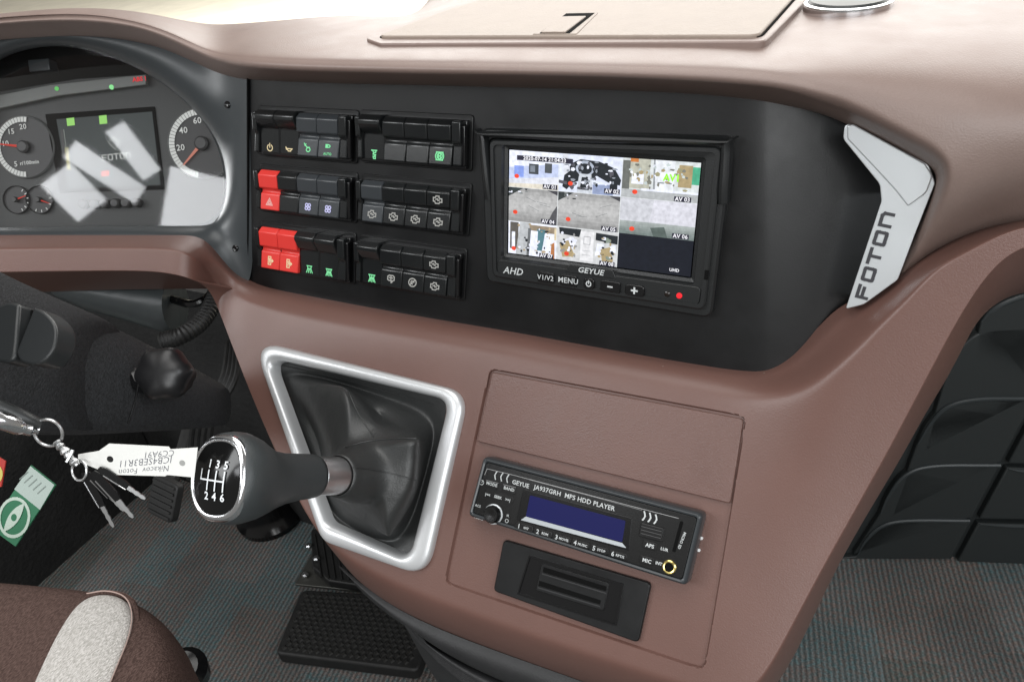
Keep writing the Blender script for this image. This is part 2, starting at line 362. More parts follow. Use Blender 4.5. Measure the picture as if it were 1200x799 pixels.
for i_, m_, c_, outs, dd in (
    ((960, 132), (962, 119), (966, 104), [(975, 84), (985, 58), (1000, 25), (1010, -8), (1020, -70)], .045),
    ((990, 144), (995, 129), (1003, 114), [(1020, 92), (1040, 62), (1060, 22), (1080, -16), (1100, -75)], .045),
    ((1040, 170), (1047, 157), (1058, 143), [(1078, 116), (1105, 78), (1135, 30), (1165, -10), (1200, -75)], .045),
    ((1080, 192), (1088, 178), (1100, 165), [(1125, 140), (1160, 100), (1200, 52), (1245, 5), (1300, -50)], .045),
    ((1095, 203), (1106, 194), (1120, 187), [(1145, 168), (1185, 136), (1230, 100), (1285, 60), (1350, 20)], .044),
    ((1094, 218), (1106, 216), (1121, 214), [(1148, 202), (1190, 180), (1238, 155), (1300, 125), (1360, 95)], .040),
    ((1082, 250), (1094, 250), (1110, 250), [(1140, 236), (1185, 218), (1235, 198), (1300, 175), (1360, 150)], .030),
    ((1066, 290), (1076, 291), (1090, 286), [(1118, 266), (1158, 250), (1205, 238), (1260, 225), (1340, 205)], .010),
    ((1050, 326), (1057, 326), (1068, 318), [(1088, 300), (1124, 280), (1170, 264), (1230, 254), (1330, 245)], -.008)):
    f = dd/.045
    row = [PA.hit(*i_, -.02), PA.hit(*i_, min(.004, dd)), PA.hit(*lerp(i_, m_, .85), .030*max(0, f) if f > 0 else -.004), PA.hit(*m_, .038*f), U(*lerp(m_, c_, .5), dd, .004), U(*c_, dd, .006)]
    for k, o_ in enumerate(outs): row.append(U(*o_, dd, .012+.008*k))
    rows_up.append(row)
L11 = 11
for r in rows_up: assert len(r) == L11, len(r)
vs = [p for r in rows_up for p in r]; fs = []; mi = []
for i in range(len(rows_up)-1):
    for j in range(L11-1):
        a = i*L11+j; fs.append((a, a+1, a+L11+1, a+L11))
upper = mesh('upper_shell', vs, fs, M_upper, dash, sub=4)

# --- lower console
def Mz(x, y):
    b, a = PB.z(x, y), PA.z(x, y, .030); k = .018; mn = min(a, b)
    s = mn-k*math.log(math.exp(-(a-mn)/k)+math.exp(-(b-mn)/k))+k*.15
    return mixf(b, s, sm(830, 980, x))
def Mp(x, y, d=0):
    t = sm(225, 265, x)
    z = Mz(x, y)+d if t > .99 else mixf(Qz(x, y, .034)+d, Mz(x, y)+d, t)
    return at(x, y, z)
rows_lo = []
def lo_station(inner, ridge, ro, out, kind='L', rd=.02):
    n = PB.n
    row = [Q(*lerp(inner, ridge, -.35), -.012), Q(*inner, .003), Q(*lerp(inner, ridge, .22), rd*.55)]
    for t in (0, .05, .5, .88, .97): row.append(Mp(*lerp(ridge, ro, t)))
    row.append(Mp(*ro))
    last = row[-1]
    if kind == 'R': row += [at(*out, Mz(*out)+.05), at(out[0]-6, out[1], Mz(*out)+.16)]
    elif kind == 'B': row += [at(*out, Mz(*out)+.035), at(out[0]+4, out[1], Mz(*out)+.11)]
    else: row += [last-n*.012+V3((.002, 0, 0)), last-n*.10+V3((.01, 0, 0))]
    rows_lo.append(row)
for a in (
    ((-160, 282), (-160, 297), (-160, 326), None), ((-60, 278), (-60, 292), (-60, 321), None), ((0, 277), (0, 291), (0, 319), None),
    ((80, 277), (80, 290), (80, 318), None), ((160, 277), (160, 290), (160, 317), None), ((205, 278), (200, 291), (198, 320), None),
    ((230, 281), (222, 297), (225, 327), None), ((247, 292), (238, 311), (246, 338), None), ((264, 311), (252, 328), (258, 368), None),
    ((282, 328), (274, 346), (274, 412), None), ((305, 337), (304, 357), (300, 480), None), ((350, 346), (348, 367), (335, 560), None), ((398, 355), (396, 376), (364, 618), None)):
    lo_station(*a)
for a in (
    ((440, 363), (439, 384), (398, 655), (393, 662)), ((520, 377), (519, 398), (462, 690), (455, 714)), ((600, 390), (599, 412), (545, 722), (532, 748)),
    ((680, 405), (679, 427), (630, 752), (620, 780)), ((760, 419), (759, 441), (720, 782), (710, 812)), ((830, 431), (829, 453), (800, 808), (790, 840)),
    ((880, 438), (874, 463), (862, 828), (855, 860))):
    lo_station(*a, kind='B')
for a in (
    ((904, 437), (914, 462), (893, 806), (915, 806)), ((932, 425), (948, 452), (930, 735), (950, 737)), ((958, 402), (978, 430), (965, 668), (981, 669)),
    ((985, 374), (1008, 404), (1003, 600), (1020, 601)), ((1008, 358), (1034, 376), (1040, 534), (1060, 536)), ((1032, 344), (1062, 350), (1068, 480), (1089, 482)),
    ((1050, 328), (1085, 325), (1092, 434), (1111, 448)), ((1068, 315), (1105, 308), (1115, 390), (1131, 410)), ((1095, 296), (1130, 296), (1138, 350), (1148, 375)),
    ((1140, 273), (1160, 280), (1165, 312), (1176, 351)), ((1200, 257), (1200, 263), (1202, 284), (1206, 341)), ((1300, 247), (1300, 252), (1302, 270), (1302, 330))):
    lo_station(*a, kind='R', rd=.012)
R_ = len(rows_lo[0]); vs = [p for r in rows_lo for p in r]; fs = []
for i in range(len(rows_lo)-1):
    for j in range(R_-1):
        a = i*R_+j; fs.append((a, a+R_, a+R_+1, a+1))
tmp = mesh('tmp', vs, fs, M_brown2, None, sub=3)
dg = bpy.context.evaluated_depsgraph_get(); me = bpy.data.meshes.new_from_object(tmp.evaluated_get(dg)); bpy.data.objects.remove(tmp)
bm = bmesh.new(); bm.from_mesh(me)
def recess(bm, pl, poly, depth, w=.0012):
    """cut along the outline (twice) and sink what lies inside"""
    poly = ccw(poly); n = len(poly)
    def geom():
        lo = (min(p[0] for p in poly)-.02, min(p[1] for p in poly)-.02); hi = (max(p[0] for p in poly)+.02, max(p[1] for p in poly)+.02)
        fs_ = []
        for f in bm.faces:
            c = f.calc_center_median()-pl.O; u, v = c.dot(pl.ex), c.dot(pl.ey)
            if lo[0] < u < hi[0] and lo[1] < v < hi[1] and abs(c.dot(pl.n)) < .012: fs_.append(f)
        g = set(fs_)
        for f in fs_: g.update(f.edges); g.update(f.verts)
        return list(g)
    edges = []
    for i in range(n):
        a, b = V3(poly[i]+(0,)), V3(poly[(i+1) % n]+(0,)); t = (b-a).normalized(); nn = V3((-t.y, t.x, 0)); edges.append((a, nn))
    for off in (0, w):
        for a, nn in edges:
            p = a+nn*off; bmesh.ops.bisect_plane(bm, geom=geom(), dist=1e-6, plane_co=pl.pt(p.x, p.y), plane_no=pl.ex*nn.x+pl.ey*nn.y)
    for v in bm.verts:
        c = v.co-pl.O; q = V3((c.dot(pl.ex), c.dot(pl.ey), 0))
        if abs(c.dot(pl.n)) > .012: continue
        if all((q-a).dot(nn) > w-1e-5 for a, nn in edges): v.co -= pl.n*depth
insetpoly = pxpoly(PB, [(573, 431), (876, 487), (826, 786), (520, 683)])
insetpoly = rpoly(insetpoly, .006, 3)
recess(bm, PB, insetpoly, .0028)
gearin = rpoly(pxpoly(PB, [(312, 415), (527, 468), (480, 658), (380, 618)]), .012, 2)
recess(bm, PB, gearin, .05, .001)
bm.to_mesh(me); bm.free()
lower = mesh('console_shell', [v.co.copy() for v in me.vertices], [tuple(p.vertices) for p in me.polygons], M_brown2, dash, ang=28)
bpy.data.meshes.remove(me)

# blank storage lid & radio carrier inside the recess
lid = rpoly(pxpoly(PB, [(577, 436), (872, 491), (856, 590), (559, 517)]), .0025, 3)
slab('storage_lid', PB, lid, -.0026, .0006, M_brown, dash, bevel=.0008)
# --- black panel
cols = ((288, 86, 345), (290.5, 86, 345), (330, 86, 352), (420, 88, 370), (520, 90, 388), (620, 92, 405), (720, 94, 422), (820, 98, 440), (870, 104, 450), (895, 106, 452), (903, 107, 450), (918, 108, 444), (945, 116, 420), (985, 130, 380), (1025, 160, 345), (1060, 180, 315), (1090, 196, 240))
vs = []; fs = []
for x, y0, y1 in cols:
    d = 0 if x < 880 else -.046*((x-880)/210)**1.35
    for k in range(5): y = mixf(y0, y1, k/4); vs.append(PA.hit(x, y, d if x > 289 else -.006))
for i in range(len(cols)-1):
    for k in range(4): a = i*5+k; fs.append((a, a+1, a+6, a+5))
mesh('centre_panel', vs, fs, M_black, dash, sub=3)
# seam and hood round the cluster
inner = [(-70, 255), (-62, 190), (-50, 120), (-20, 84), (0, 70), (27, 58), (69, 53), (110, 60), (151, 75), (193, 98), (226, 127), (248, 155), (260, 185), (264, 218), (259, 246), (246, 261), (225, 264), (170, 264), (100, 265), (0, 267), (-60, 266)]
outer = [(-160, 300), (-160, 190), (-130, 60), (-60, 47), (0, 40), (30, 37), (69, 35), (110, 37), (160, 43), (200, 53), (243, 76), (266, 86), (297, 80), (297, 180), (297, 250), (297, 352), (260, 316), (228, 288), (110, 283), (0, 283), (-100, 285)]
outer[0] = (-130, 280)
loops = []
for t, d in ((0, -.034), (0.03, -.028), (.10, -.014), (.35, -.003), (.7, -.0005), (1, -.002)):
    loops.append([Q(*lerp(a, b, t), d) for a, b in zip(inner, outer)])
hood = loft('cluster_hood', loops, M_hood, dash, closed=True, sub=3)
# panel seam + screws
slab('panel_seam', PA, pxpoly(PA, [(289.6, 86), (290.9, 86), (291.4, 348), (290.1, 348)]), -.002, .0007, M_void, dash)
for sx_, sy_ in ((267, 123), (276, 291)):
    c = Q(sx_, sy_, -.0005); lathe('trim_screw', c, PC.n+PA.n, [(.0034, 0), (.0034, .0012), (.0026, .002), (.001, .0014)], M_gloss, dash, n=14)
# --- silver badge trim
tp = pxpoly(PA, [(990, 143), (1088, 193), (1096, 215), (1072, 275), (1052, 328), (1012, 357), (991, 362), (1033, 236), (1031, 216), (988, 163)], .012)
trim = slab('badge_trim', PA, rpoly(tp, [.004, .006, .006, .03, .006, .012, .001, .008, .008, .006], 5), -.045, .012, M_silver, dash, bevel=.0034, bseg=4)
tp2 = rpoly(pxpoly(PA, [(993, 147), (1000, 146), (1084, 192), (1093, 206), (1086, 226), (1064, 242), (1050, 224), (1028, 200), (993, 163)], .013), [.002, .002, .004, .004, .008, .001, .02, .01, .003], 4)
slab('trim_ridge', PA, tp2, .0102, .0133, M_silver, (dash, trim), bevel=.0020, bseg=3)
# lettering on the trim, reads upward
a0 = PA.uv(1015, 350, .0125); a1 = PA.uv(1047, 252, .0125)
du = V3((a1[0]-a0[0], a1[1]-a0[1], 0)); LEN = du.length; du.normalize(); dv = V3((-du.y, du.x, 0))
def letters_foton(lh, lw, gap, letters='FOTOn'):
    out = []; x = 0
    r = .18*lh
    for ch in letters:
        if ch == 'F': out += [[(x, 0), (x, lh), (x+lw, lh)], [(x, lh*.5), (x+lw*.85, lh*.5)]]
        elif ch == 'O': out += [[(x+p[0], p[1]) for p in (lambda q: q+[q[0]])(rrect(0, lw, 0, lh, r, 2))]]
        elif ch == 'T': out += [[(x-.1*lw, lh), (x+lw*1.1, lh)], [(x+lw/2, lh), (x+lw/2, 0)]]
        elif ch == 'n': out += [[(x, 0), (x, lh), (x+lw*.8, lh), (x+lw, lh*.8), (x+lw, 0)]]
        x += lw+gap
    return out
lw_ = LEN*.135; gp_ = LEN*.081
ribbon('lettering', PA, letters_foton(.0060, lw_, gp_), .0021, .0123, M_ink, (dash, trim), xf=lambda p: (a0[0]+du.x*p[0]+dv.x*p[1], a0[1]+du.y*p[0]+dv.y*p[1]))
# --- dash-top hatch, latch, vent
def tuv(pts): return [PT.uv2(x, y) for x, y in pts]
def thit(x, y, dz=0):
    v = ray(x, y); return CAM+v*((TOPZ+.003+dz-CAMZ)/v.z)
def tslab(name, px, z0, z1, m, parent, bevel=.001, r=0):
    P = [thit(x, y) for x, y in px]; poly = [(p.x, p.y) for p in P]
    if r: poly = rpoly(poly, r, 4)
    pl = PTT; return slab(name, pl, poly, z0, z1, m, parent, bevel=bevel)
class _T: pass
PTT = Plane(V3((0, 0, TOPZ+.003)), 0, 90); PTT.ex = V3((1, 0, 0)); PTT.ey = V3((0, 1, 0)); PTT.n = V3((0, 0, 1))
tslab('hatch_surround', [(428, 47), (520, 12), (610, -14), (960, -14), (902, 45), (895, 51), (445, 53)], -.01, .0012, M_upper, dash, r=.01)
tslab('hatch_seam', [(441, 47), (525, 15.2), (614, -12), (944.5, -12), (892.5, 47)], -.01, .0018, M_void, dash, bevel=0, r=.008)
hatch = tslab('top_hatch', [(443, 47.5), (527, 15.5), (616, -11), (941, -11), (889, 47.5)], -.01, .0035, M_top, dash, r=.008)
tslab('latch_plate', [(625, 46.5), (660, 22), (701, 21), (676, 46.5)], .003, .0040, M_top, (dash, hatch), bevel=.0002)
tslab('latch_slot', [(633, 46), (664, 22.5), (697, 22), (668, 46)], .0035, .0043, M_void, (dash, hatch), bevel=0)
tslab('latch_button', [(635, 46.0), (658, 27.5), (687, 27), (663, 46.0)], .0035, .0052, M_top, (dash, hatch), bevel=.0004)
_sn = snapper(upper, dash); vz = _sn(993, 22).z; _v = ray(993, 10); vc = CAM+_v*((vz-.001-CAMZ)/_v.z); _v = ray(1047, 10); rv = (CAM+_v*((vz-.001-CAMZ)/_v.z)-vc).length
cup = lathe('round_vent_ring', vc-V3((0, 0, .005)), V3((0, 0, 1)), [(rv*.96, 0), (rv, .006), (rv*.98, .010), (rv*.91, .0105), (rv*.88, .008)], M_chrome, dash, n=48, sy=1, capb=False)
lathe('vent_cap', vc-V3((0, 0, .0035)), V3((0, 0, 1)), [(rv*.89, 0), (rv*.89, .0085), (rv*.84, .0105), (rv*.4, .0115), (.001, .0118)], mat('smoked_grey', (.03, .033, .033), .45), (dash, cup), n=48)
# --- lower dark skirt under the console
M_skirt = mat('dark_skirt_plastic', (.020, .020, .021), .55, bump=.3, bscale=600, var=.2, vscale=40)
def strip(name, lines, m, parent, sub=2, **k):
    return loft(name, lines, m, parent, closed=False, sub=sub, **k)
e0 = [(388, 652), (450, 708), (530, 744), (620, 776), (710, 808), (850, 856)]
e1 = [(402, 672), (452, 722), (525, 762), (610, 792), (700, 826), (845, 875)]
e2 = [(430, 684), (470, 730), (530, 772), (600, 804), (690, 838), (840, 890)]
e3 = [(452, 700), (490, 748), (545, 790), (600, 818), (680, 850), (830, 900)]
e4 = [(470, 722), (505, 770), (555, 806), (600, 830), (680, 870), (820, 920)]
def ez(p, add): return at(p[0], p[1], Mz(*p)+add)
strip('upper_skirt', [[ez(p, .045) for p in e0], [ez(p, .040) for p in e1], [ez(p, .052) for p in e2], [ez(p, .12) for p in e2]], M_skirt, dash)
strip('lower_skirt', [[ez(p, .11) for p in e1], [ez(p, .075) for p in e2], [ez(p, .070) for p in e3], [ez(p, .080) for p in e4], [ez((p[0]+30, p[1]+60), .12) for p in e4]], M_skirt, dash)
for k, (dx, dy) in enumerate(((6, 6), (14, 14), (24, 24))):
    pts = spline([ez((p[0]+dx, p[1]+dy), .074) for p in e3], 4)
    tube('skirt_rib', pts, .0022, M_skirt, dash, n=6)

# ================================================================== SWITCH BANKS
ICON = {
 'engine': [[(-.9, -.4), (-.9, .35), (-.5, .35), (-.3, .7), (.35, .7), (.35, .35), (.6, .2), (.95, .2), (.95, -.5), (.5, -.5), (.3, -.8), (-.45, -.8), (-.6, -.4), (-.9, -.4)], [(-.35, .0), (0, .15), (.1, -.2), (.4, -.1)]],
 'fan': [carc(-.42, .42, .36, n=10), carc(.42, .42, .36, n=10), carc(-.42, -.42, .36, n=10), carc(.42, -.42, .36, n=10)],
 'power': [circ(0, 0, .8, n=14, a0=math.radians(125), a1=math.radians(415)), [(0, .1), (0, 1.05)]],
 'horn': [[(-1, .45), (-.7, .1), (.9, .1)], [(-.7, .1), (-.3, -.45), (.4, -.45), (.7, .05)], [(-1, .45), (-.85, -.1)]],
 'washer': [[(-.9, 1), (-.5, .5), (-.2, .25)], [(-.75, .55), (-.4, .85)], carc(.35, -.45, .55, n=10, ry=.5), [(0, .1), (.7, .1)]],
 'auto': [[(-.6, 0), (-.6, 1), (0, 1), (.5, .8), (.65, .5), (.5, .15), (0, 0), (-.6, 0)], [(-.35, 0), (-.35, 1)], [(-.1, 0), (-.1, 1)]],
 'hazard': [[(-.9, -.7), (0, .9), (.9, -.7), (-.9, -.7)], [(-.4, -.4), (0, .3), (.4, -.4), (-.4, -.4)]],
 'door': [[(-.45, -.95), (-.45, .95), (.3, .95), (.3, -.95), (-.45, -.95)], [(-.1, .5), (-.1, -.5)], [(.1, 0), (.95, 0), (.6, .35)], [(.95, 0), (.6, -.35)], [(-.2, .4), (.1, .4)]],
 'fog': [[(-.7, .8), (.7, .8)], [(-.55, .8), (-.45, .1), (.45, .1), (.55, .8)], [(-.5, .0), (-.85, -.9)], [(-.15, 0), (-.3, -.9)], [(.15, 0), (.3, -.9)], [(.5, 0), (.85, -.9)]],
 'fog2': [[(-.8, .8), (.8, .8)], [(-.65, .8), (-.5, .1), (.5, .1), (.65, .8)], [(0, .8), (0, -.9)], [(-.5, .0), (-.85, -.9)], [(.5, 0), (.85, -.9)], [(-.25, 0), (-.45, -.8)], [(.25, 0), (.45, -.8)]],
 'figure': [[(-.7, .9), (.7, .9)], [(-.4, .9), (-.2, .4), (.4, .4), (.5, .9)], [(0, .4), (-.3, 0), (.4, -.1), (.1, -.4)], [(-.3, -.5), (.3, -.5), (.3, -1), (-.2, -1), (-.3, -.5)]],
 'brake': [carc(0, 0, .62, n=12), circ(0, 0, 1, n=8, a0=math.radians(130), a1=math.radians(230)), circ(0, 0, 1, n=8, a0=math.radians(-50), a1=math.radians(50)), [(-.25, -.35), (-.25, .35)], [(.25, -.35), (.25, .35)], [(-.25, 0), (.25, 0)], [(-.8, .85), (.8, .85)], [(-.8, -.85), (.8, -.85)]],
 'demist': [[(-.9, -.2), (-.9, .6), (-.5, .9), (.5, .9), (.9, .6), (.9, -.2), (.5, -.4), (-.5, -.4), (-.9, -.2)], [(-.5, .3), (.5, .3)], [(0, .9), (0, -.4)], [(.1, -.4), (.1, -.9), (.4, -.7)]],
 'noload': [carc(0, 0, .95, n=16), [(-.6, -.6), (.6, .6)], [(-.2, .4), (-.4, 0), (0, -.4)], [(.1, .4), (.4, .1)]],
}
def bank(px, label, switches):
    us = [PA.uv(x, y, .008) for x, y in px]
    u0 = (us[0][0]+us[3][0])/2; u1 = (us[1][0]+us[2][0])/2; v1 = (us[0][1]+us[1][1])/2; v0 = (us[2][1]+us[3][1])/2
    sh = ((us[0][0]-us[3][0])+(us[1][0]-us[2][0]))/2; H = v1-v0; W = u1-u0
    vc_ = (v0+v1)/2
    def X(p): return (p[0]+sh*(p[1]-vc_)/H, p[1])
    t = Thing('switch_bank', label, 'switch panel', PA.pt((u0+u1)/2, vc_, 0), 'banks of rocker switches on the black panel')
    slab('housing', PA, [X(p) for p in rrect(u0-.001, u1+.0015, v0-.001, v1+.002, .003, 3)], -.001, .0016, M_black, t, bevel=.0006)
    body = slab('carrier', PA, [X(p) for p in rrect(u0+.001, u1-.001, v0+.001, v1-.002, .002, 3)], .001, .0065, M_gloss, t, bevel=.0008)
    def prof(name, ua, ub, pr, m, par):
        n = len(pr); vs = []
        for uu in (ua, ub): vs += [PA.pt(X((uu, v))[0], v, d) for v, d in pr]
        fs = [(i, (i+1) % n, n+(i+1) % n, n+i) for i in range(n)]+[tuple(range(n))[::-1], tuple(range(n, 2*n))]
        ms = m if isinstance(m, list) else [m]; mi_ = None
        return mesh(name, vs, fs, ms, par, bevel=.0011, bseg=3, ang=30)
    # end caps
    cw = .0085
    for ua, ub in ((u0, u0+cw*.6), (u1-cw-.004, u1-.004)):
        prof('end_cap', ua, ub, [(v1-.002, .001), (v1-.003, .0125), (vc_+.002, .0115), (vc_-.001, .0085), (v0+.004, .0095), (v0+.001, .001)], M_rock, t)
    prof('side_wall', u1-.0045, u1-.001, [(v1-.004, .001), (v1-.006, .010), (v0+.004, .008), (v0+.001, .001)], M_gloss, t)
    a, b = u0+cw*.6+.0003, u1-cw-.0045; sw = (b-a)/4
    for i, (st, m, ic, im, ic2) in enumerate(switches):
        ua, ub = a+i*sw+.0002, a+(i+1)*sw-.0002
        if st:   # pressed in below: the upper half stands out
            pr = [(v1-.001, .001), (v1-.001, .0105), (v1-.0050, .0155), (v1-.0085, .0154), (vc_+.0058, .0098), (vc_+.0045, .0068), (v0+.003, .0068), (v0+.002, .001)]
            dl = .0035; low = (vc_-.0085, v0+.0030, .0068, .0068)
            up = (v1-.008, vc_+.001, .0185, .012)
        else:
            pr = [(v1-.002, .001), (v1-.0025, .0080), (v1-.0062, .0125), (vc_+.003, .0112), (vc_+.001, .007), (vc_-.0015, .0068), (vc_-.003, .0088), (v0+.0035, .0102), (v0+.0025, .001)]
            low = (vc_-.003, v0+.0035, .0088, .0102); up = (v1-.0062, vc_+.003, .0125, .0112)
        rk = prof('rocker', ua, ub, pr, m, t)
        for which, (ic_, im_) in ((low, (ic, im)), (up, (ic2, M_litw))):
            if not ic_: continue
            va, vb, da, db = which; uc = (ua+ub)/2; vm = (va+vb)/2; q = {'fan': .0044, 'engine': .0048, 'hazard': .0048, 'door': .0050, 'noload': .0046}.get(ic_, .0044)
            ln = ICON[ic_]; s = q*(.95 if ic_ in ('engine', 'fog', 'fog2') else .9)
            vs, fs = [], []; k_ = 0; wd = .00095
            vm2 = vm+(.0015 if ic_ == 'auto' else 0)
            for l in ln:
                P = [(uc+p[0]*s, vm2+p[1]*s*(.6 if ic_ == 'auto' else .92)) for p in l]
                for p, r in zip(P, P[1:]):
                    dx, dy = r[0]-p[0], r[1]-p[1]; ll = math.hypot(dx, dy) or 1e-9; dx, dy = dx/ll*wd/2, dy/ll*wd/2
                    k_ += 1
                    for (x, y) in ((p[0]-dx-dy, p[1]-dy+dx), (p[0]-dx+dy, p[1]-dy-dx), (r[0]+dx+dy, r[1]+dy-dx), (r[0]+dx-dy, r[1]+dy+dx)):
                        tt = (y-va)/(vb-va); vs.append(PA.pt(X((x, y))[0], y, mixf(da, db, tt)+.00025+k_*.000012))
                    i0 = len(vs)-4; fs.append((i0, i0+1, i0+2, i0+3))
            mesh('symbol', vs, fs, im_, (t, rk), smooth=False)
            if ic_ == 'auto':
                class LP: pass
                lp = LP(); lp.pt = lambda u, v, d: PA.pt(X((u, v))[0], v, mixf(da, db, (v-va)/(vb-va))+.0003)
                text('lettering', 'AUTO', lp, uc, vm-.0042, 0, .0032, im_, (t, rk), bold=.02)
K, G, RD = M_rock, M_rockg, M_red
bank([(299, 126), (412, 133), (412, 190), (299, 184)], 'top left bank of four rocker switches, with power and horn symbols, beside the instrument cluster', [(1, K, 'power', M_lity, None), (1, K, 'horn', M_lity, None), (0, G, 'washer', M_litg, None), (0, G, 'auto', M_litg, None)])
bank([(418, 132), (548, 138), (546, 200), (420, 191)], 'top right bank of black rocker switches with two green lit symbols, left of the monitor', [(1, K, 'figure', M_litg, None), (0, K, None, None, None), (0, K, None, None, None), (0, K, 'brake', M_litg, None)])
bank([(300, 196), (412, 205), (411, 262), (302, 248)], 'middle left switch bank with one red hazard switch and two blue fan symbols', [(0, RD, 'hazard', M_pink, None), (0, K, None, None, None), (0, G, 'fan', M_litb, None), (0, G, 'fan', M_litb, None)])
bank([(420, 207), (546, 219), (543, 277), (419, 263)], 'middle right switch bank of flat black rockers with five white engine symbols', [(0, G, 'engine', M_litw, None), (0, K, 'engine', M_litw, None), (0, K, 'engine', M_litw, None), (0, K, 'engine', M_litw, 'engine')])
bank([(301, 264), (410, 275), (409, 332), (303, 318)], 'bottom left switch bank with two red door switches and two raised black rockers', [(0, RD, 'door', M_lity, None), (0, RD, 'door', M_lity, None), (1, K, 'fog', M_litg, None), (1, K, 'fog2', M_litg, None)])
bank([(417, 281), (541, 294), (538, 352), (418, 335)], 'bottom right switch bank with one green lamp symbol and a crossed circle', [(1, K, 'fog2', M_litg, None), (0, K, 'demist', M_litw, None), (0, K, 'noload', M_litw, None), (0, K, 'engine', M_litw, 'engine')])

# ================================================================== MONITOR
mon = Thing('camera_monitor', 'black flush monitor showing a three by three grid of camera pictures', 'monitor', PA.pt(0, 0, 0), None)
M_mon = mat('monitor_black_plastic', (.009, .0100, .0105), .38, bump=.25, bscale=1200)
ou = pxpoly(PA, [(562, 152), (856, 162), (831, 373), (569, 330)], .010)
iu = pxpoly(PA, [(592, 170), (828, 184), (812, 332), (586, 302)], .003)
def ringloft(name, specs, m, parent, pl=PA, n=5, **k):
    return loft(name, [[pl.pt(u, v, d) for u, v in rpoly(ccw(p), r, n)] for p, r, d in specs], m, parent, ang=30, **k)
def inset(p, s):
    c = (sum(q[0] for q in p)/len(p), sum(q[1] for q in p)/len(p)); o = []
    for q in p: o.append((q[0]+(-s if q[0] > c[0] else s), q[1]+(-s if q[1] > c[1] else s)))
    return o
flange = ringloft('flange', [(inset(ou, -.001), .007, -.002), (inset(ou, -.001), .007, .0055), (inset(ou, .0005), .006, .007), (inset(ou, .006), .006, .0072)], M_mon, mon)
mf = pxpoly(PA, [(573, 163), (847, 172), (826, 364), (577, 324)], .010)
hoodm = ringloft('front_bezel', [(mf, .006, .003), (mf, .006, .0095), (inset(mf, .0012), .005, .0105), (inset(mf, .004), .004, .0105)], M_mon, mon)
# lower control bar
bar = pxpoly(PA, [(577, 304), (829, 335), (825, 363), (577, 323)], .010)
scr_px = [(599, 176), (824, 191), (807, 324), (594, 296)]
sc_ = [PA.uv(x, y, .0035) for x, y in scr_px]
su0 = (sc_[0][0]+sc_[3][0])/2; su1 = (sc_[1][0]+sc_[2][0])/2; sv1 = (sc_[0][1]+sc_[1][1])/2; sv0 = (sc_[2][1]+sc_[3][1])/2
scr_c = [(su0, sv0), (su1, sv0), (su1, sv1), (su0, sv1)]
# bezel face with opening: ring from mf-inset to screen opening, sloping inward
mfi = inset(mf, .004)
face = ringloft('screen_surround', [(mfi, .004, .0104), (mfi, .004, .0090), (inset(scr_c, -.0045), .003, .0085), (inset(scr_c, -.0035), .002, .0050), (inset(scr_c, -.0010), .001, .0040), (inset(scr_c, -.0006), .001, .0010)], M_mon, mon)
# visor hood lip over the top and sides
vt = pxpoly(PA, [(560, 155), (856, 163), (856, 190), (560, 182)], .016)
def visor():
    pr = [PA.uv(x, y, .014) for x, y in ((566, 235), (562, 160), (568, 156), (710, 159), (846, 165), (853, 169), (848, 240))]
    P = spline([V3((*p, 0)) for p in pr], 5); hs = [.0095+.007*math.sin(math.pi*min(1, max(0, i/(len(P)-1))))**.6 for i in range(len(P))]
    loops = []
    for off, dd in ((-.002, -1), (-.0014, .92), (0.0004, 1.04), (.0026, 1.08), (.0046, 1.0), (.0058, .8), (.0062, -1)):
        row = []
        for p, h in zip(P, hs):
            c = V3((-.005, .0, 0)); v = (c-p).normalized(); q = p+v*off; row.append(PA.pt(q.x, q.y, .004 if dd < 0 else h*dd))
        loops.append(row)
    return loft('visor', loops+[loops[0]], M_mon, mon, closed=False, ang=30)
visor()
slab('control_bar', PA, rpoly(pxpoly(PA, [(583, 304), (822, 337), (819, 358), (582, 321)], .010), .004, 4), .008, .0098, M_mon, mon, bevel=.0006)
scr = slab('screen', PA, scr_c, .0002, .0035, mat('display_glass', (.005, .005, .008), .12), mon)
SX = lambda p: (su0+(su1-su0)*p[0], sv1-(sv1-sv0)*p[1])
E_ = 1.15
def em(r, g, b):
    k = (r, g, b, 'video')
    if k not in _fc:
        m = flat('screen_colour', (r, g, b), E_, .3); N, L = nodes(m); p = N['Principled BSDF']
        tc = N.new('ShaderNodeTexCoord'); n = N.new('ShaderNodeTexNoise'); n.inputs['Scale'].default_value = 300; n.inputs['Detail'].default_value = 5; L.new(tc.outputs['Object'], n.inputs['Vector'])
        mr = N.new('ShaderNodeMapRange'); mr.inputs[1].default_value = .3; mr.inputs[2].default_value = .7; mr.inputs[3].default_value = E_*.80; mr.inputs[4].default_value = E_*1.12
        L.new(n.outputs['Fac'], mr.inputs[0]); L.new(mr.outputs[0], p.inputs['Emission Strength']); _fc[k] = m
    return _fc[k]
def R(x0, y0, x1, y1): return [(x0, y0), (x1, y0), (x1, y1), (x0, y1)]
c1, c2 = .285, .622; r1, r2 = .345, .675   # columns and rows of the grid
W_ = em(.85, .88, 1); G1 = em(.40, .42, .44); G2 = em(.27, .28, .29); DK = em(.02, .025, .03); OR = em(.85, .07, .03); BL = em(.25, .35, .8)
tn = em(.55, .62, .62); tan_ = em(.42, .33, .18); gr_ = em(.08, .42, .25)
def shade(x0, y0, x1, y1, n, f, curve=0):
    return [(em(*f((k+.5)/n)), R(x0, mixf(y0, y1, k/n), x1, mixf(y0, y1, (k+1)/n))) for k in range(n)]
rnd = random.Random(3)
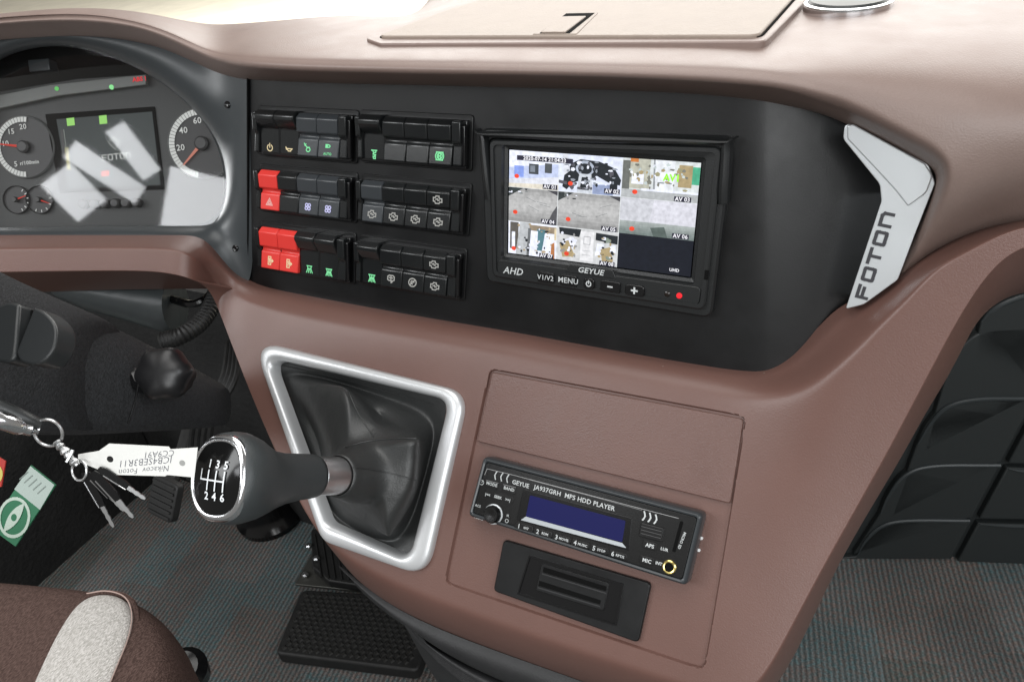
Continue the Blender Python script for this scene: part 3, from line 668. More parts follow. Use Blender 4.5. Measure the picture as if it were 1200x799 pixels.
def blobs(x0, y0, x1, y1, n, pal, s=.02):
    o = []
    for _ in range(n):
        x, y = rnd.uniform(x0+s, x1-s), rnd.uniform(y0+s, y1-s); a = rnd.uniform(.3, 1)*s; b = rnd.uniform(.3, 1)*s; th = rnd.uniform(0, 3.1)
        o.append((rnd.choice(pal), [(x+a*math.cos(th+q)*rnd.uniform(.7, 1.2), y+b*math.sin(th+q)*1.6*rnd.uniform(.7, 1.2)) for q in (0, 1.2, 2.4, 3.6, 4.8)]))
    return o
dot = lambda x, y: (OR, circ(x, y, .014, n=9, ry=.021))
tiles = []
# 1: bus-yard view
tiles.append(([(em(.62, .66, .80), R(0, 0, c1, r1)), (W_, R(0, 0, c1, .16)), (em(.55, .62, .85), [(0, .16), (c1, .10), (c1, .25), (0, .30)]), (em(.72, .74, .82), [(0, .27), (c1, .22), (c1, r1), (0, r1)]),
   (BL, R(.03, .14, .085, .245)), (em(.06, .07, .08), R(.115, .115, .17, .21)), (em(.22, .25, .3), R(.122, .13, .15, .19)), (em(.08, .09, .1), R(.205, .1, .245, .19)), (em(.75, .7, .6), [(.0, .31), (c1, .29), (c1, r1), (0, r1)]),
   dot(.045, .24)]))
# 2: cab view with the wheel
t2 = [(em(.75, .8, .95), R(c1, 0, c2, r1)), (DK, [(c1+.03, .18), (c1+.07, .08), (.40, .04), (.50, .05), (.58, .10), (c2-.005, .20), (c2-.01, .25), (.55, .23), (.49, .18), (.42, .22), (.36, .26), (.33, r1-.02), (c1+.02, .30)]),
   (em(.7, .73, .8), [(.30, .0), (.33, .0), (.345, .15), (.31, .2)]), (em(.45, .5, .6), circ(.425, .12, .05, n=14, ry=.07)), (DK, circ(.425, .125, .038, n=14, ry=.05)),
   (em(.6, .64, .7), [(.395, .17), (.46, .17), (.47, r1), (.385, r1)]), (DK, [(.41, .2), (.445, .2), (.45, r1-.03), (.40, r1-.03)]), (em(.3, .36, .55), [(.47, .26), (.56, .25), (.58, r1), (.47, r1)]), (DK, R(.56, .2, .6, .30)), (em(.1, .1, .12), [(c1, .24), (.33, .25), (.33, .28), (c1, .27)])]
t2 += blobs(.30, .03, .60, .33, 60, [DK, W_, em(.3, .33, .38), em(.1, .1, .12)], .016)+[dot(.352, .265)]
tiles.append(t2)
# 3: door view
t3 = [(em(.7, .74, .75), R(c2, 0, 1, r1)), (em(.15, .16, .15), R(c2, .02, .66, .3)), (em(.5, .5, .42), R(.66, 0, .76, .26)), (W_, R(.67, .13, .73, .22)), (em(.8, .83, .88), R(.78, 0, .88, .26)), (em(.3, .32, .34), [(.775, 0), (.783, 0), (.79, .28), (.78, .28)]), (em(.2, .22, .24), R(.80, .19, .87, .2)),
   (tan_, R(.9, .03, .965, .22)), (gr_, R(.965, .04, 1, .19)), (em(.45, .47, .48), R(c2, .27, 1, r1)), (W_, [(.72, .255), (1, .255), (1, .275), (.72, .275)]), (em(.6, .2, .05), R(.66, .0, .70, .03))]
t3 += blobs(.64, .02, .97, .26, 46, [tan_, em(.2, .2, .17), tn, em(.35, .33, .2), W_], .015)+[dot(.692, .29)]
tiles.append(t3)
def road(x0, y0, x1, y1, seed):
    o = shade(x0, y0, x1, y1, 10, lambda t: (mixf(.30, .50, math.sin(math.pi*min(1, t*1.1))),)*3)
    q = random.Random(seed)
    o += [(em(.04, .05, .05), [(x0, y0), (x0+.09, y0), (x0+.04, y0+.05), (x0, y0+.09)]), (em(.06, .06, .07), [(x1-.07, y0), (x1, y0), (x1, y0+.05)])]
    for _ in range(9):
        xx, yy = q.uniform(x0, x0+.1), q.uniform(y0, y0+.06); o.append((q.choice([W_, DK, em(.2, .22, .22)]), R(xx, yy, xx+q.uniform(.006, .02), yy+q.uniform(.005, .02))))
    for _ in range(4):
        xx, yy = q.uniform(x0+.08, x1-.08), q.uniform(y0+.06, y1-.1); a = q.uniform(-.9, .9)
        o.append((em(.2, .21, .22), [(xx, yy), (xx+.06, yy-.05*a), (xx+.06, yy-.05*a+.004), (xx, yy+.004)]))
    return o
tiles.append(road(0, r1, c1, r2, 5)+[(em(.1, .1, .11), [(c1-.03, r2-.12), (c1, r2-.2), (c1, r2), (c1-.06, r2)]), dot(.04, .585)])
tiles.append(road(c1, r1, c2, r2, 9)+[dot(.345, .60)])
tiles.append([(em(.60, .61, .66), R(c2, r1, 1, .56)), (em(.68, .68, .75), [(c2+.17, r1), (1, r1), (1, .55), (c2+.15, .55)])]+shade(c2, .555, 1, r2, 6, lambda t: (mixf(.38, .16, t), mixf(.42, .2, t), mixf(.41, .19, t)))+[(em(.1, .13, .12), [(.78, .6), (.85, .58), (.87, r2), (.8, r2)]), dot(.688, .625)])
t7 = [(W_, R(0, r2, c1, 1)), (em(.12, .11, .1), R(0.01, r2+.01, .06, .95)), (W_, R(.02, .78, .04, 1)), (em(.5, .52, .54), [(.07, r2), (.13, r2), (.115, 1), (.045, 1)]), (em(.3, .24, .17), R(.125, r2+.02, c1, .76)), (em(.1, .22, .26), [(.17, .73), (.22, .73), (.20, .94), (.16, .94)]), (W_, [(.13, .75), (.175, .75), (.17, 1), (.12, 1)]), (em(.15, .16, .17), [(.118, .73), (.135, .73), (.125, 1), (.11, 1)]), (W_, [(.215, .77), (.255, .77), (.25, 1), (.20, 1)]), (em(.5, .2, .08), [(.255, .86), (.272, .84), (.275, 1), (.25, 1)]), (em(.7, .6, .4), R(.27, .7, c1, .82))]
tiles.append(t7+blobs(.01, r2, .28, .99, 34, [DK, em(.45, .35, .22), W_], .012)+[dot(.035, .945)])
t8 = [(em(.62, .63, .64), R(c1, r2, c2, 1)), (DK, [(c1+.01, r2+.01), (.42, r2+.01), (.41, .76), (.3, .745)]), (DK, [(.50, .70), (c2, .71), (c2, .79), (.5, .77)]), (W_, [(.33, .8), (.36, .77), (.40, .79), (.36, .93)]), (tan_, [(.30, .84), (.35, .8), (.39, .95), (.32, .97)]), (W_, [(.51, .8), (.55, .8), (.53, .9), (.50, .92)]), (tan_, [(.53, .85), (.58, .82), (.6, .95), (.54, .97)]), (W_, R(.58, .8, .61, .87)),
   (em(.8, .8, .82), R(.418, .70, .49, .98)), (em(.3, .31, .33), R(.435, .745, .472, .75)), (em(.3, .31, .33), R(.435, .745, .438, .82)), (em(.3, .31, .33), R(.469, .745, .472, .82)), (em(.3, .31, .33), R(.435, .817, .472, .822)), (em(.45, .46, .48), R(.43, .88, .475, .885)), (em(.45, .46, .48), R(.43, .92, .475, .925))]
tiles.append(t8+blobs(c1+.01, .72, .41, .98, 26, [em(.3, .3, .3), tan_, DK, W_], .014)+blobs(.5, .72, c2, .98, 26, [em(.25, .3, .25), tan_, DK, W_], .014)+[dot(.345, .93)])
tiles.append([(em(.008, .01, .018), R(c2, r2, 1, 1))])
for it in tiles: decal('picture_tile', PA, it, .0037, (mon, scr), xf=SX)
gl = em(.75, .78, .8)
decal('grid_line', PA, [(gl, R(c1-.0015, 0, c1+.0015, 1)), (gl, R(c2-.0015, 0, c2+.0015, 1)), (gl, R(0, r1-.002, 1, r1+.002)), (gl, R(0, r2-.002, c2, r2+.002))], .0046, (mon, scr), xf=SX)
def stxt(s, x, y, size, m=None, bold=.02, bgc=True):
    u, v = SX((x, y))
    if bgc:
        hw = len(s)*size*.30; decal('caption_backing', PA, [(em(.03, .03, .05), [(u-hw, v-size*.45), (u+hw, v-size*.45), (u+hw, v+size*.45), (u-hw, v+size*.45)])], .0048, (mon, scr))
    text('caption', s, PA, u, v, .0050, size, m or em(.95, .95, 1), (mon, scr), bold=bold)
stxt('2020-07-14 21:04:23', .205, .065, .0042)
for s, x, y in (('AV 01', .24, .315), ('AV 02', .575, .305), ('AV 03', .93, .32), ('AV 04', .235, .645), ('AV 05', .57, .65), ('AV 06', .935, .645), ('AV 07', .23, .98), ('AV 08', .57, .978)): stxt(s, x, y, .0042)
stxt('UHD', .92, .955, .0034, bgc=False)
stxt('AV1', .87, .145, .0068, em(.35, 1, .05), .04, False)
Mlet = fm((.50, .52, .52))
def ptxt(th, par, s, px, py, d, size, m=Mlet, pl=PA, **k):
    u, v = pl.uv(px, py, d); return text('lettering', s, pl, u, v, d, size, m, (th, par) if par else th, **k)
ptxt(mon, None, 'AHD', 601, 318, .0100, .0082, bold=.01, shear=.25)
u, v = PA.uv(692, 318.5, .0105)
slab('name_plate', PA, [(u-.0215, v-.003), (u+.0215, v-.003), (u+.018, v+.0035), (u-.018, v+.0035)], .008, .0104, M_mon, mon, bevel=.0004)
text('lettering', 'GEYUE', PA, u, v+.0003, .0106, .0060, Mlet, mon, bold=.02, shear=.2, sx=1.15)
for s, px, py, w_ in (('V1/V2', 639.5, 325.5, 22), ('MENU', 666, 329, 22), ('P', 690, 332.5, 14), ('-', 715, 336, 25), ('+', 743.5, 340.5, 24)):
    u, v = PA.uv(px, py, .0115); hw = w_*.00064/2
    b_o = slab('button', PA, rrect(u-hw, u+hw, v-.0043, v+.0043, .003 if s in 'P+' else .0012, 4), .009, .0118, M_gloss, mon, bevel=.0006)
    if s == 'P': ribbon('symbol', PA, ICON['power'], .0008, .0120, Mlet, (mon, b_o), xf=lambda p, u=u, v=v: (u+p[0]*.0024, v+p[1]*.0024))
    elif s == '-': ribbon('symbol', PA, [[(-1, 0), (1, 0)]], .0012, .0120, Mlet, (mon, b_o), xf=lambda p, u=u, v=v: (u+p[0]*.0016, v))
    elif s == '+': ribbon('symbol', PA, [[(-1, 0), (1, 0)], [(0, -1), (0, 1)]], .0014, .0120, Mlet, (mon, b_o), xf=lambda p, u=u, v=v: (u+p[0]*.002, v+p[1]*.002))
    else: text('lettering', s, PA, u, v, .0121, .0062 if s != 'V1/V2' else .0056, Mlet, (mon, b_o), bold=.008)
for px, py, m in ((782, 344.5, fm((.012, .008, .006), 0, .2)), (796, 346.5, fm((.9, .02, .03), 1.2))):
    u, v = PA.uv(px, py, .010); lathe('indicator', PA.pt(u, v, .0092), PA.n, [(.0023, 0), (.0022, .0012), (.0012, .0017)], m, mon, n=12)
for px, py, hh in ((849.5, 196, .006), (828, 322, .0035)):
    u, v = PA.uv(px, py, .01); slab('release_slot', PA, [(u-.0014, v-hh), (u+.0014, v-hh), (u+.0014, v+hh), (u-.0014, v+hh)], .006, .0109, M_void, mon)

# ================================================================== RADIO
rad = Thing('car_radio', 'black single slot radio with blue display and gold ringed jack below the brown lid', 'radio', PB.pt(.09, -.12, 0))
rc = pxpoly(PB, [(567, 535), (824, 602), (804, 686), (549, 604)], .012)
rl = rpoly(ccw(rc), .004, 5)
M_rad = mat('radio_black', (.005, .005, .005), .26, bump=.05, bscale=1200)
M_radb = mat('radio_bezel_grey', (.035, .040, .044), .28, rvar=.03)
def rins(s): return rpoly(inset(ccw(rc), s), max(.001, .004-s*.5), 5)
loft('bezel', [[PB.pt(u, v, d) for u, v in rins(s)] for s, d in ((-.0004, -.001), (-.0004, .009), (.0004, .0125), (.0018, .0135), (.0030, .0130), (.0036, .0105))], M_radb, rad, ang=50)
fc = inset(ccw(rc), .0033)
rface = slab('face_plate', PB, rpoly(fc, .003, 4), .006, .0122, M_rad, rad, bevel=.0006)
rf = .0124
def RU(px, py, d=rf): return PB.uv(px, py, d)
def rpx(name, px, d0, d1, m, parent=rad, r=.001, bevel=.0003, **k): return slab(name, PB, rpoly(pxpoly(PB, px, d1), r, 3), d0, d1, m, parent, bevel=bevel, **k)
# display recess and glass
win = rpx('display_frame', [(613, 573), (741, 607), (737, 645), (605, 609)], .0118, .0129, M_gloss)
dsp = rpx('display', [(621, 580), (733, 610), (729, 635), (616, 605)], .0125, .0132, fm((.008, .010, .115), .8, .35), (rad, win))
rpx('display_sill', [(616, 605), (729, 636), (734, 642), (610, 609)], .0125, .0136, fm((.40, .43, .45), 0, .4), (rad, win), r=.0003, bevel=.0002)
def rtxt(s, px, py, size, par=None, m=Mlet, d=.0124, **k):
    u, v = PB.uv(px, py, d); return text('lettering', s, PB, u, v, d, size, m, (rad, par) if par else (rad, rface), **k)
rtxt('GEYUE', 610, 567, .0048, bold=.02)
rtxt('JA937GRH  MP5 HDD PLAYER', 672, 583, .0050, bold=.015)
def chev(px, py, sgn):
    u, v = RU(px, py); return [[(u+sgn*.0009*(1-abs(t)*2)*-1*-1*1.0, v+t*.0068) for t in (-.5, -.25, 0, .25, .5)]]
for px, py in ((580, 556.5), (587, 558.3), (594, 560.1)):
    u, v = RU(px, py); ribbon('mark', PB, [[(u+.0012*(abs(t)*2)**1.6, v+t*.006) for t in (-.5, -.3, 0, .3, .5)]], .0009, .0125, Mlet, (rad, rface))
for px, py in ((756, 604.5), (762.5, 606.5), (769.5, 608.5)):
    u, v = RU(px, py); ribbon('mark', PB, [[(u-.0012*(abs(t)*2)**1.6, v+t*.006) for t in (-.5, -.3, 0, .3, .5)]], .0011, .0125, Mlet, (rad, rface))
rp = lambda *pts: [RU(x, y) for x, y in pts]
ribbon('scribed_line', PB, [rp((571, 549), (600, 556), (760, 598), (795, 607)), rp((571, 549), (568, 556))], .0004, .01245, fm((.3, .3, .3)), (rad, rface))
ribbon('scribed_line', PB, [rp((621, 562), (700, 583), (752, 597.5))], .0003, .01245, fm((.22, .22, .22)), (rad, rface))
for s, x0, y0, x1, y1 in (('MODE', 570, 562, 584, 571), ('BAND', 590, 567, 604.5, 577)):
    b_o = rpx('button', [(x0, y0), (x1, y0+3.7), (x1-1.6, y1+2.5), (x0-1.6, y1-1.5)], .012, .0136, M_rad)
    ribbon('highlight_line', PB, [[PB.uv(x0, y0+.5, .0137), PB.uv(x1, y0+4, .0137)]], .0003, .0137, fm((.3, .3, .3)), (rad, b_o))
    rtxt(s, (x0+x1)/2-.8, (y0+y1)/2+.8, .0034, b_o, d=.0138, bold=.025)
b_o = rpx('button', [(568, 574), (602, 582.5), (600.5, 589.5), (566.5, 581)], .012, .0134, M_rad)
for s, x, y in (('|<<', 571.5, 579.5), ('SEEK', 583.5, 582.5), ('>>|', 595, 585.5)): rtxt(s, x, y, .0031, b_o, d=.0136, bold=.03)
u, v = RU(564.5, 565); ribbon('mark', PB, [carc(u, v, .0019, n=12), [(u, v), (u+.001, v+.0013)]], .0004, .0125, Mlet, (rad, rface))
# rotary knob
kc = PB.uv(574.5, 600, .016); kn = lathe('volume_knob', PB.pt(kc[0]+.0015, kc[1]-.0015, .012), PB.n, [(.0072, 0), (.0070, .0045), (.0060, .0062), (.0035, .0062), (.0012, .0058)], M_rad, rad, n=28, lobes=14, la=.015)
lathe('knob_ring', PB.pt(kc[0]+.0015, kc[1]-.0015, .0121), PB.n, [(.0082, 0), (.0082, .0008), (.0074, .001)], M_silver, (rad, kn), n=28)
for s, x, y, z_ in (('ACS', 560, 592.5, .0028), ('AUDIO', 561, 607, .0026), ('CONTROL', 589, 614.5, .0024), ('IR', 595, 604, .0026)): rtxt(s, x, y, z_, bold=.015)
u, v = RU(594, 610); ribbon('mark', PB, [carc(u, v, .0014, n=10)], .0004, .0125, Mlet, (rad, rface))
for i, (s, t_) in enumerate((('1', 'INT'), ('2', 'RDM'), ('3', 'MOVIE'), ('4', 'MUSIC'), ('5', 'STOP'), ('6', 'RPT/S'))):
    x = 611+i*22.0; y = 617.5+i*6.5
    b_o = rpx('preset_button', [(x-7, y-6), (x+14, y-.5), (x+12.5, y+7), (x-8.5, y+1)], .012, .0132, M_rad)
    rtxt(s, x-3, y-1.2, .0048, b_o, d=.0134, bold=.02); rtxt(t_, x+5.5, y+1.4, .0026, b_o, d=.0134, bold=.025)
b_o = rpx('release_button', [(751, 612), (778, 619), (775, 635), (748, 628)], .012, .0142, M_rad, bevel=.0005)
for q in range(3): ribbon('groove_line', PB, [[PB.uv(752+q*-.5, 616.5+q*4, .0143), PB.uv(775-q*.5, 622.5+q*4, .0143)]], .0003, .0143, fm((.08, .08, .08)), (rad, b_o))
for s, x, y, bx in (('APS', 761.5, 639.3, 1), ('LUR', 778.5, 643.5, 0), ('MIC', 758, 657, 1), ('INT', 772, 660, 0)):
    b_o = None
    if bx: b_o = rpx('button', [(x-8, y-7), (x+8, y-3), (x+6.5, y+6), (x-9.5, y+2)], .012, .0134, M_rad)
    rtxt(s, x, y, .0038 if bx else .0030, b_o, d=.0136 if bx else .0125, bold=.03)
u, v = RU(784.5, 664); jk = lathe('jack_socket', PB.pt(u, v, .012), PB.n, [(.0052, 0), (.0050, .0016), (.0042, .0022), (.0034, .0020), (.0031, -.004)], mat('brass', (.85, .68, .25), .25, metal=1), rad, n=28, capb=True)
lathe('socket_hole', PB.pt(u, v, .0128), PB.n, [(.0031, 0), (.0031, .0004)], M_void, (rad, jk), n=20)
sl = rpx('card_slot', [(797, 610), (801, 611), (791.5, 647), (787.5, 646)], .0118, .01235, M_void, bevel=0)
ang_ = math.radians(105)
for s, x, y, z_ in (('MICRO SD', 799, 633, .0027),): rtxt(s, x, y, z_, bold=.02, rot=math.radians(-100))
for px, py in ((825, 631), (822, 645)):
    u, v = PB.uv(px, py, -.002); lathe('retaining_clip', PB.pt(u-.0018, v, -.003), PB.n, [(.0012, 0), (.0012, .0022)], M_white, rad, n=8)
# ================================================================== CARD READER
crd = Thing('card_reader', 'black card slot unit with two horizontal slots below the radio', 'card slot', PB.pt(.087, -.178, 0))
cp = ccw(pxpoly(PB, [(590, 632), (763, 683), (748, 753), (578, 692)], .001))
fr = rpoly(cp, .004, 5)
plate = slab('face_plate', PB, fr, -.004, .0012, M_black, crd, bevel=.0009)
insx = [(620, 650), (731, 684), (722, 733), (606, 696)]
recp = pxpoly(PB, insx, .002)
rr = loft('inner_frame', [[PB.pt(u, v, d) for u, v in rpoly(inset(ccw(recp), s), .0008, 2)] for s, d in ((0, .001), (0, .0024), (.0012, .0024), (.0014, .0014))], M_gloss, crd, ang=30, cap1=True)
rpx('slot_body', [(635, 660), (713, 683), (707, 715), (628, 691)], .001, .0030, M_black, crd)
for q in ([(637, 664), (711, 687), (710, 692.5), (636, 670)], [(632, 680), (704, 703), (703, 708), (631, 686)]):
    rpx('card_slot', q, .0012, .0032, M_void, crd, r=.0003, bevel=0)
    u0_, v0_ = PB.uv(q[3][0], q[3][1]+2, .0032); u1_, v1_ = PB.uv(q[2][0], q[2][1]+2, .0032)
    ribbon('slot_lip', PB, [[(u0_, v0_), (u1_, v1_)]], .0009, .0036, M_dk, crd)

# ================================================================== GEAR LEVER
gear = Thing('gear_lever', 'six speed gear lever with grey knob, steel collar and black leather boot in silver bezel', 'gear lever', PB.hit(440, 540))
bz = pxpoly(PB, [(296, 398), (548, 460), (499, 676), (378, 634)], .004)
bi = pxpoly(PB, [(313, 419), (526, 469), (479, 655), (384, 613)], .004)
def gl_(t, d, r): return [PB.pt(u, v, d) for u, v in rpoly([lerp(a, b, t) for a, b in zip(bz, bi)], [r*.95, r*1.15, r*1.25, r*1.1], 8)]
loft('bezel', [gl_(0, -.001, .019), gl_(0, .0030, .019), gl_(.05, .0052, .0187), gl_(.14, .0064, .018), gl_(.35, .0072, .016), gl_(.62, .0074, .0145), gl_(.80, .0068, .0125), gl_(.92, .0050, .012), gl_(1.0, .0015, .012), gl_(1.02, -.007, .012)], M_bezel, gear, ang=60)
L0 = [(304, 409), (385, 431), (455, 447), (536, 458), (522, 520), (509, 570), (488, 668), (430, 644), (373, 622), (364, 565), (345, 510), (328, 462)]
LR_ = [(315, 422), (388, 440), (455, 457), (524, 472), (515, 525), (502, 575), (479, 654), (430, 634), (383, 612), (370, 560), (351, 512), (331, 466)]
LS = [(324, 432), (392, 446), (452, 466), (513, 488), (504, 530), (492, 577), (470, 640), (430, 626), (390, 606), (374, 562), (356, 514), (338, 468)]
LK = [(338, 446), (402, 452), (446, 486), (492, 514), (493, 546), (490, 580), (456, 630), (430, 612), (404, 596), (385, 566), (376, 530), (368, 500)]
LM = [(352, 455), (406, 462), (444, 496), (484, 520), (486, 548), (482, 575), (452, 612), (428, 594), (405, 578), (388, 560), (382, 538), (380, 512)]
dK = [-.002, .024, .000, .030, .016, .016, .026, .006, .010, .000, -.010, -.016]
dM = [.002, .036, .016, .042, .038, .036, .038, .022, .028, .020, .006, .000]
base_c = PB.hit(455, 556); tip = at(258, 560, .505); axis = (tip-base_c).normalized()
gx, gy, _ = frame_of(axis)
def axpt(px): # point on the axis whose picture column is px
    lo, hi = 0, .3
    for _ in range(40):
        m_ = (lo+hi)/2; p = base_c+axis*m_-CAM
        c = V3((r_.dot(p), -u_.dot(p), -b_.dot(p))); x = CX+F*c.x/c.z
        if x > px: lo = m_
        else: hi = m_
    return lo
def ringat(s, r, n=12, ph=0):
    """12 points clockwise starting top left as seen by the camera"""
    c = base_c+axis*s; out = []
    ri = (r_-axis*r_.dot(axis)).normalized(); up = axis.cross(ri)
    if up.dot(u_) < 0: up = -up
    for k in range(n):
        a = math.radians(150-30*k+ph); out.append(c+(ri*math.cos(a)+up*math.sin(a))*r)
    return out
s385 = axpt(398)
boot = [[PB.hit(x, y, -.005) for x, y in L0], [PB.hit(x, y, -.006) for x, y in LR_], [PB.hit(x, y, -.013) for x, y in LS],
        [PB.hit(x, y, d) for (x, y), d in zip(LK, dK)], [PB.hit(x, y, d) for (x, y), d in zip(LM, dM)],
        ringat(s385-.030, .0275), ringat(s385-.012, .0225), ringat(s385-.004, .0195), ringat(s385+.002, .0185), ringat(s385+.003, .0165)]
gaiter = loft('leather_boot', boot, M_leather, gear, sub=4)
cre = gaiter.data.attributes.new('crease_edge', 'FLOAT', 'EDGE')
def vid(v): return v//12, v % 12
for e in gaiter.data.edges:
    (l0, k0), (l1, k1) = vid(e.vertices[0]), vid(e.vertices[1])
    c = 0
    if k0 == k1 and 3 <= min(l0, l1) <= 4 and k0 in (1, 3, 6): c = .75
    if k0 == k1 and min(l0, l1) == 3 and k0 in (2, 7): c = .5
    if l0 == l1 == 3: c = .55
    if l0 == l1 == 2: c = .35
    cre.data[e.index].value = c
snap = snapper(gaiter, gear)
def on_boot(pts, n=8):
    q = [snap(p.x, p.y) for p in spline([V3((x, y, 0)) for x, y in pts], n)]; return [p for p in q if p]
for pts in ([(404, 547), (430, 549), (460, 555), (489, 563)], [(408, 459), (420, 485), (438, 512)], [(330, 428), (390, 441), (450, 457), (508, 474)], [(405, 524), (432, 517), (462, 514), (488, 514)]):
    P = on_boot(pts)
    if len(P) > 3: tube('seam', P, .00045, M_leather, gear, n=6)
# stitched seams
def seam(pts, par, r=.0007):
    return tube('stitched_seam', spline(pts, 6), r, M_leather, par, n=6)
hd = r_*0
lathe('steel_collar', base_c+axis*(s385-.004), axis, [(.0142, 0), (.0150, .001), (.0150, .036), (.0142, .037)], M_steel, gear, n=40)
sn = axpt(367)
E2 = axpt(258)-sn
ri = (r_-axis*r_.dot(axis)).normalized(); up = axis.cross(ri)
if up.dot(u_) < 0: up = -up
kl = []
for r0, t, of in ((.0140, 0, 0), (.0158, .004, 0), (.0163, .05, 0), (.0168, .2, -.0004), (.0180, .38, -.0014), (.0205, .52, -.0022), (.0240, .62, -.0018), (.0275, .72, -.0008), (.0296, .82, 0), (.0300, .90, .0), (.0290, .97, 0), (.0268, 1.01, 0), (.0240, 1.025, 0)):
    c = base_c+axis*(sn+E2*t)+up*of
    kl.append([c+(ri*math.cos(a)*.96+up*math.sin(a)*1.03)*r0 for a in [2*math.pi*q/40 for q in range(40)]])
kn = loft('knob', kl, M_knob, gear, cap0=True, cap1=True, ang=80)
tc_ = base_c+axis*(sn+E2*1.02)
ri = (r_-axis*r_.dot(axis)).normalized(); up = axis.cross(ri)
if up.dot(u_) < 0: up = -up
class KP:
    ex, ey, n, O = ri, up, axis, tc_
    def pt(s, u, v, d=0):
        return s.O+s.ex*u+s.ey*v+s.n*(d+.0030*(1-(u*u+v*v)/.024**2))
KPl = KP()
def kring(r0, ex_=1.0):
    # slightly squared oval outline
    o = []
    for k in range(48):
        a = 2*math.pi*k/48; c, s_ = math.cos(a), math.sin(a)
        o.append((r0*.90*abs(c)**.8*(1 if c > 0 else -1), r0*1.06*abs(s_)**.86*(1 if s_ > 0 else -1)))
    return o
loft('chrome_ring', [[KPl.pt(u, v, d) for u, v in kring(r0)] for r0, d in ((.0268, -.006), (.0270, -.001), (.0258, .0012), (.0240, .0016), (.0226, .0008), (.0222, -.001))], M_chrome, (gear, kn), ang=60)
pv = [tc_+axis*.0035]; pf = []
rings_ = [.0224*k/6 for k in range(1, 7)]
for r0 in rings_: pv += [KPl.pt(u, v, .0005) for u, v in kring(r0)]
for j in range(48): pf.append((0, 1+j, 1+(j+1) % 48))
for i in range(5):
    for j in range(48): a = 1+i*48+j; b = 1+i*48+(j+1) % 48; pf.append((a, a+48, b+48, b))
sp = mesh('shift_plate', pv, pf, mat('piano_black', (.006, .006, .006), .10, spec=.3), (gear, kn))
g_ = .0068; hh = .0062
rot_ = math.radians(-6)
def KX(p): x, y = (p[0]-.0012)*1.0, p[1]-.0015; return (x*math.cos(rot_)-y*math.sin(rot_), x*math.sin(rot_)+y*math.cos(rot_))
ls = [[(-1.5*g_, 0), (1.5*g_, 0)], [(-1.5*g_, 0), (-1.5*g_, hh)], [(-.5*g_, -hh), (-.5*g_, hh)], [(.5*g_, -hh), (.5*g_, hh)], [(1.5*g_, -hh), (1.5*g_, hh)]]
ls = [[lerp(a, b, t/4) for t in range(5)] for a, b in ls]
ribbon('shift_pattern', KPl, ls, .0010, .0012, fm((.75, .78, .8)), (gear, kn), xf=KX)
for i, (a, b) in enumerate((('1', '2'), ('3', '4'), ('5', '6'))):
    for ch, yy in ((a, hh+.0042), (b, -hh-.0042)):
        u, v = KX(((i-.5)*g_, yy)); text('lettering', ch, KPl, u, v, .0013, .0072, fm((.75, .78, .8)), (gear, kn), bold=.02, rot=rot_)

# ================================================================== INSTRUMENT CLUSTER
DC = -.034
clu = Thing('instrument_cluster', 'instrument cluster with grey display and round gauges behind glossy glass under the dash brow', 'instrument cluster', PC.hit(120, 180, DC))
M_cl = mat('cluster_face', (.009, .0105, .0105), .5)
def CU(x, y, d=DC): return PC.uv(x, y, d)
def cpoly(pts, d=DC): return [CU(x, y, d) for x, y in pts]
slab('face_plate', PC, cpoly([(-120, 25), (140, 28), (215, 50), (260, 85), (300, 110), (300, 290), (-120, 300)], DC-.03), DC-.035, DC-.03, M_void, clu)
fp = slab('dial_plate', PC, cpoly([(-30, 112), (90, 92), (215, 84), (275, 150), (275, 275), (-30, 285)], DC-.010), DC-.020, DC-.010, M_cl, clu, bevel=.001)
# raised ledge band (grey arc) above the dials
slab('ledge', PC, cpoly([(-30, 118), (0, 112), (60, 100), (150, 90), (172, 88), (172, 100), (70, 113), (0, 128), (-30, 134)], DC-.006), DC-.03, DC-.004, mat('cluster_ledge', (.10, .105, .10), .5), clu, bevel=.0008)
slab('switch_box', PC, cpoly([(36, 72), (60, 70), (62, 84), (38, 86)], DC-.02), DC-.03, DC-.015, M_hood, clu, bevel=.001)
# LCD
lf = slab('display_bezel', PC, cpoly([(53, 134), (181, 125), (193, 222), (70, 226)], DC-.009), DC-.012, DC-.0085, M_void, clu, bevel=.0006)
ld = slab('display', PC, cpoly([(66, 140), (178, 131), (188, 217), (80, 221)], DC-.008), DC-.009, DC-.0080, fm((.085, .10, .10), .55, .2), (clu, lf))
LX = lambda pts, d=DC-.0075: cpoly(pts, d)
gnn = fm((.35, .75, .18), .9)
decal('warning_symbol', PC, [(gnn, LX([(78, 139), (87, 138), (88, 147), (79, 148)])), (gnn, LX([(116, 136), (125, 135), (126, 145), (117, 146)])), (fm((.8, .10, .06), .7), LX([(119, 201), (128, 200), (128, 206), (119, 207)])), (fm((.7, .66, .3), .5), LX([(76, 173), (80, 173), (83, 199), (79, 199)])), (fm((.02, .02, .02)), LX([(71, 152), (74, 152), (79, 200), (76, 200)])), (fm((.55, .6, .55), .4), LX([(74.5, 152), (75.3, 152), (79, 180), (78.2, 180)]))], DC-.0072, (clu, lf))
fo = CU(120.5, 188.5, DC-.007); fo = (fo[0], fo[1])
ribbon('lettering', PC, letters_foton(.0054, .0042, .0022), .0011, DC-.0070, fm((.72, .76, .72), .6), (clu, lf), xf=lambda p: (fo[0]+p[0], fo[1]+p[1]))
u, v = CU(134, 168, DC-.007); ribbon('emblem', PC, [[(-1, .3), (0, 1), (1, .3), (0, -1), (-1, .3)], [(-.3, .5), (.4, -.3)], [(0, .8), (.7, 0)]], .0008, DC-.0070, fm((.65, .7, .65), .5), (clu, lf), xf=lambda p: (u+p[0]*.0065, v+p[1]*.0065))
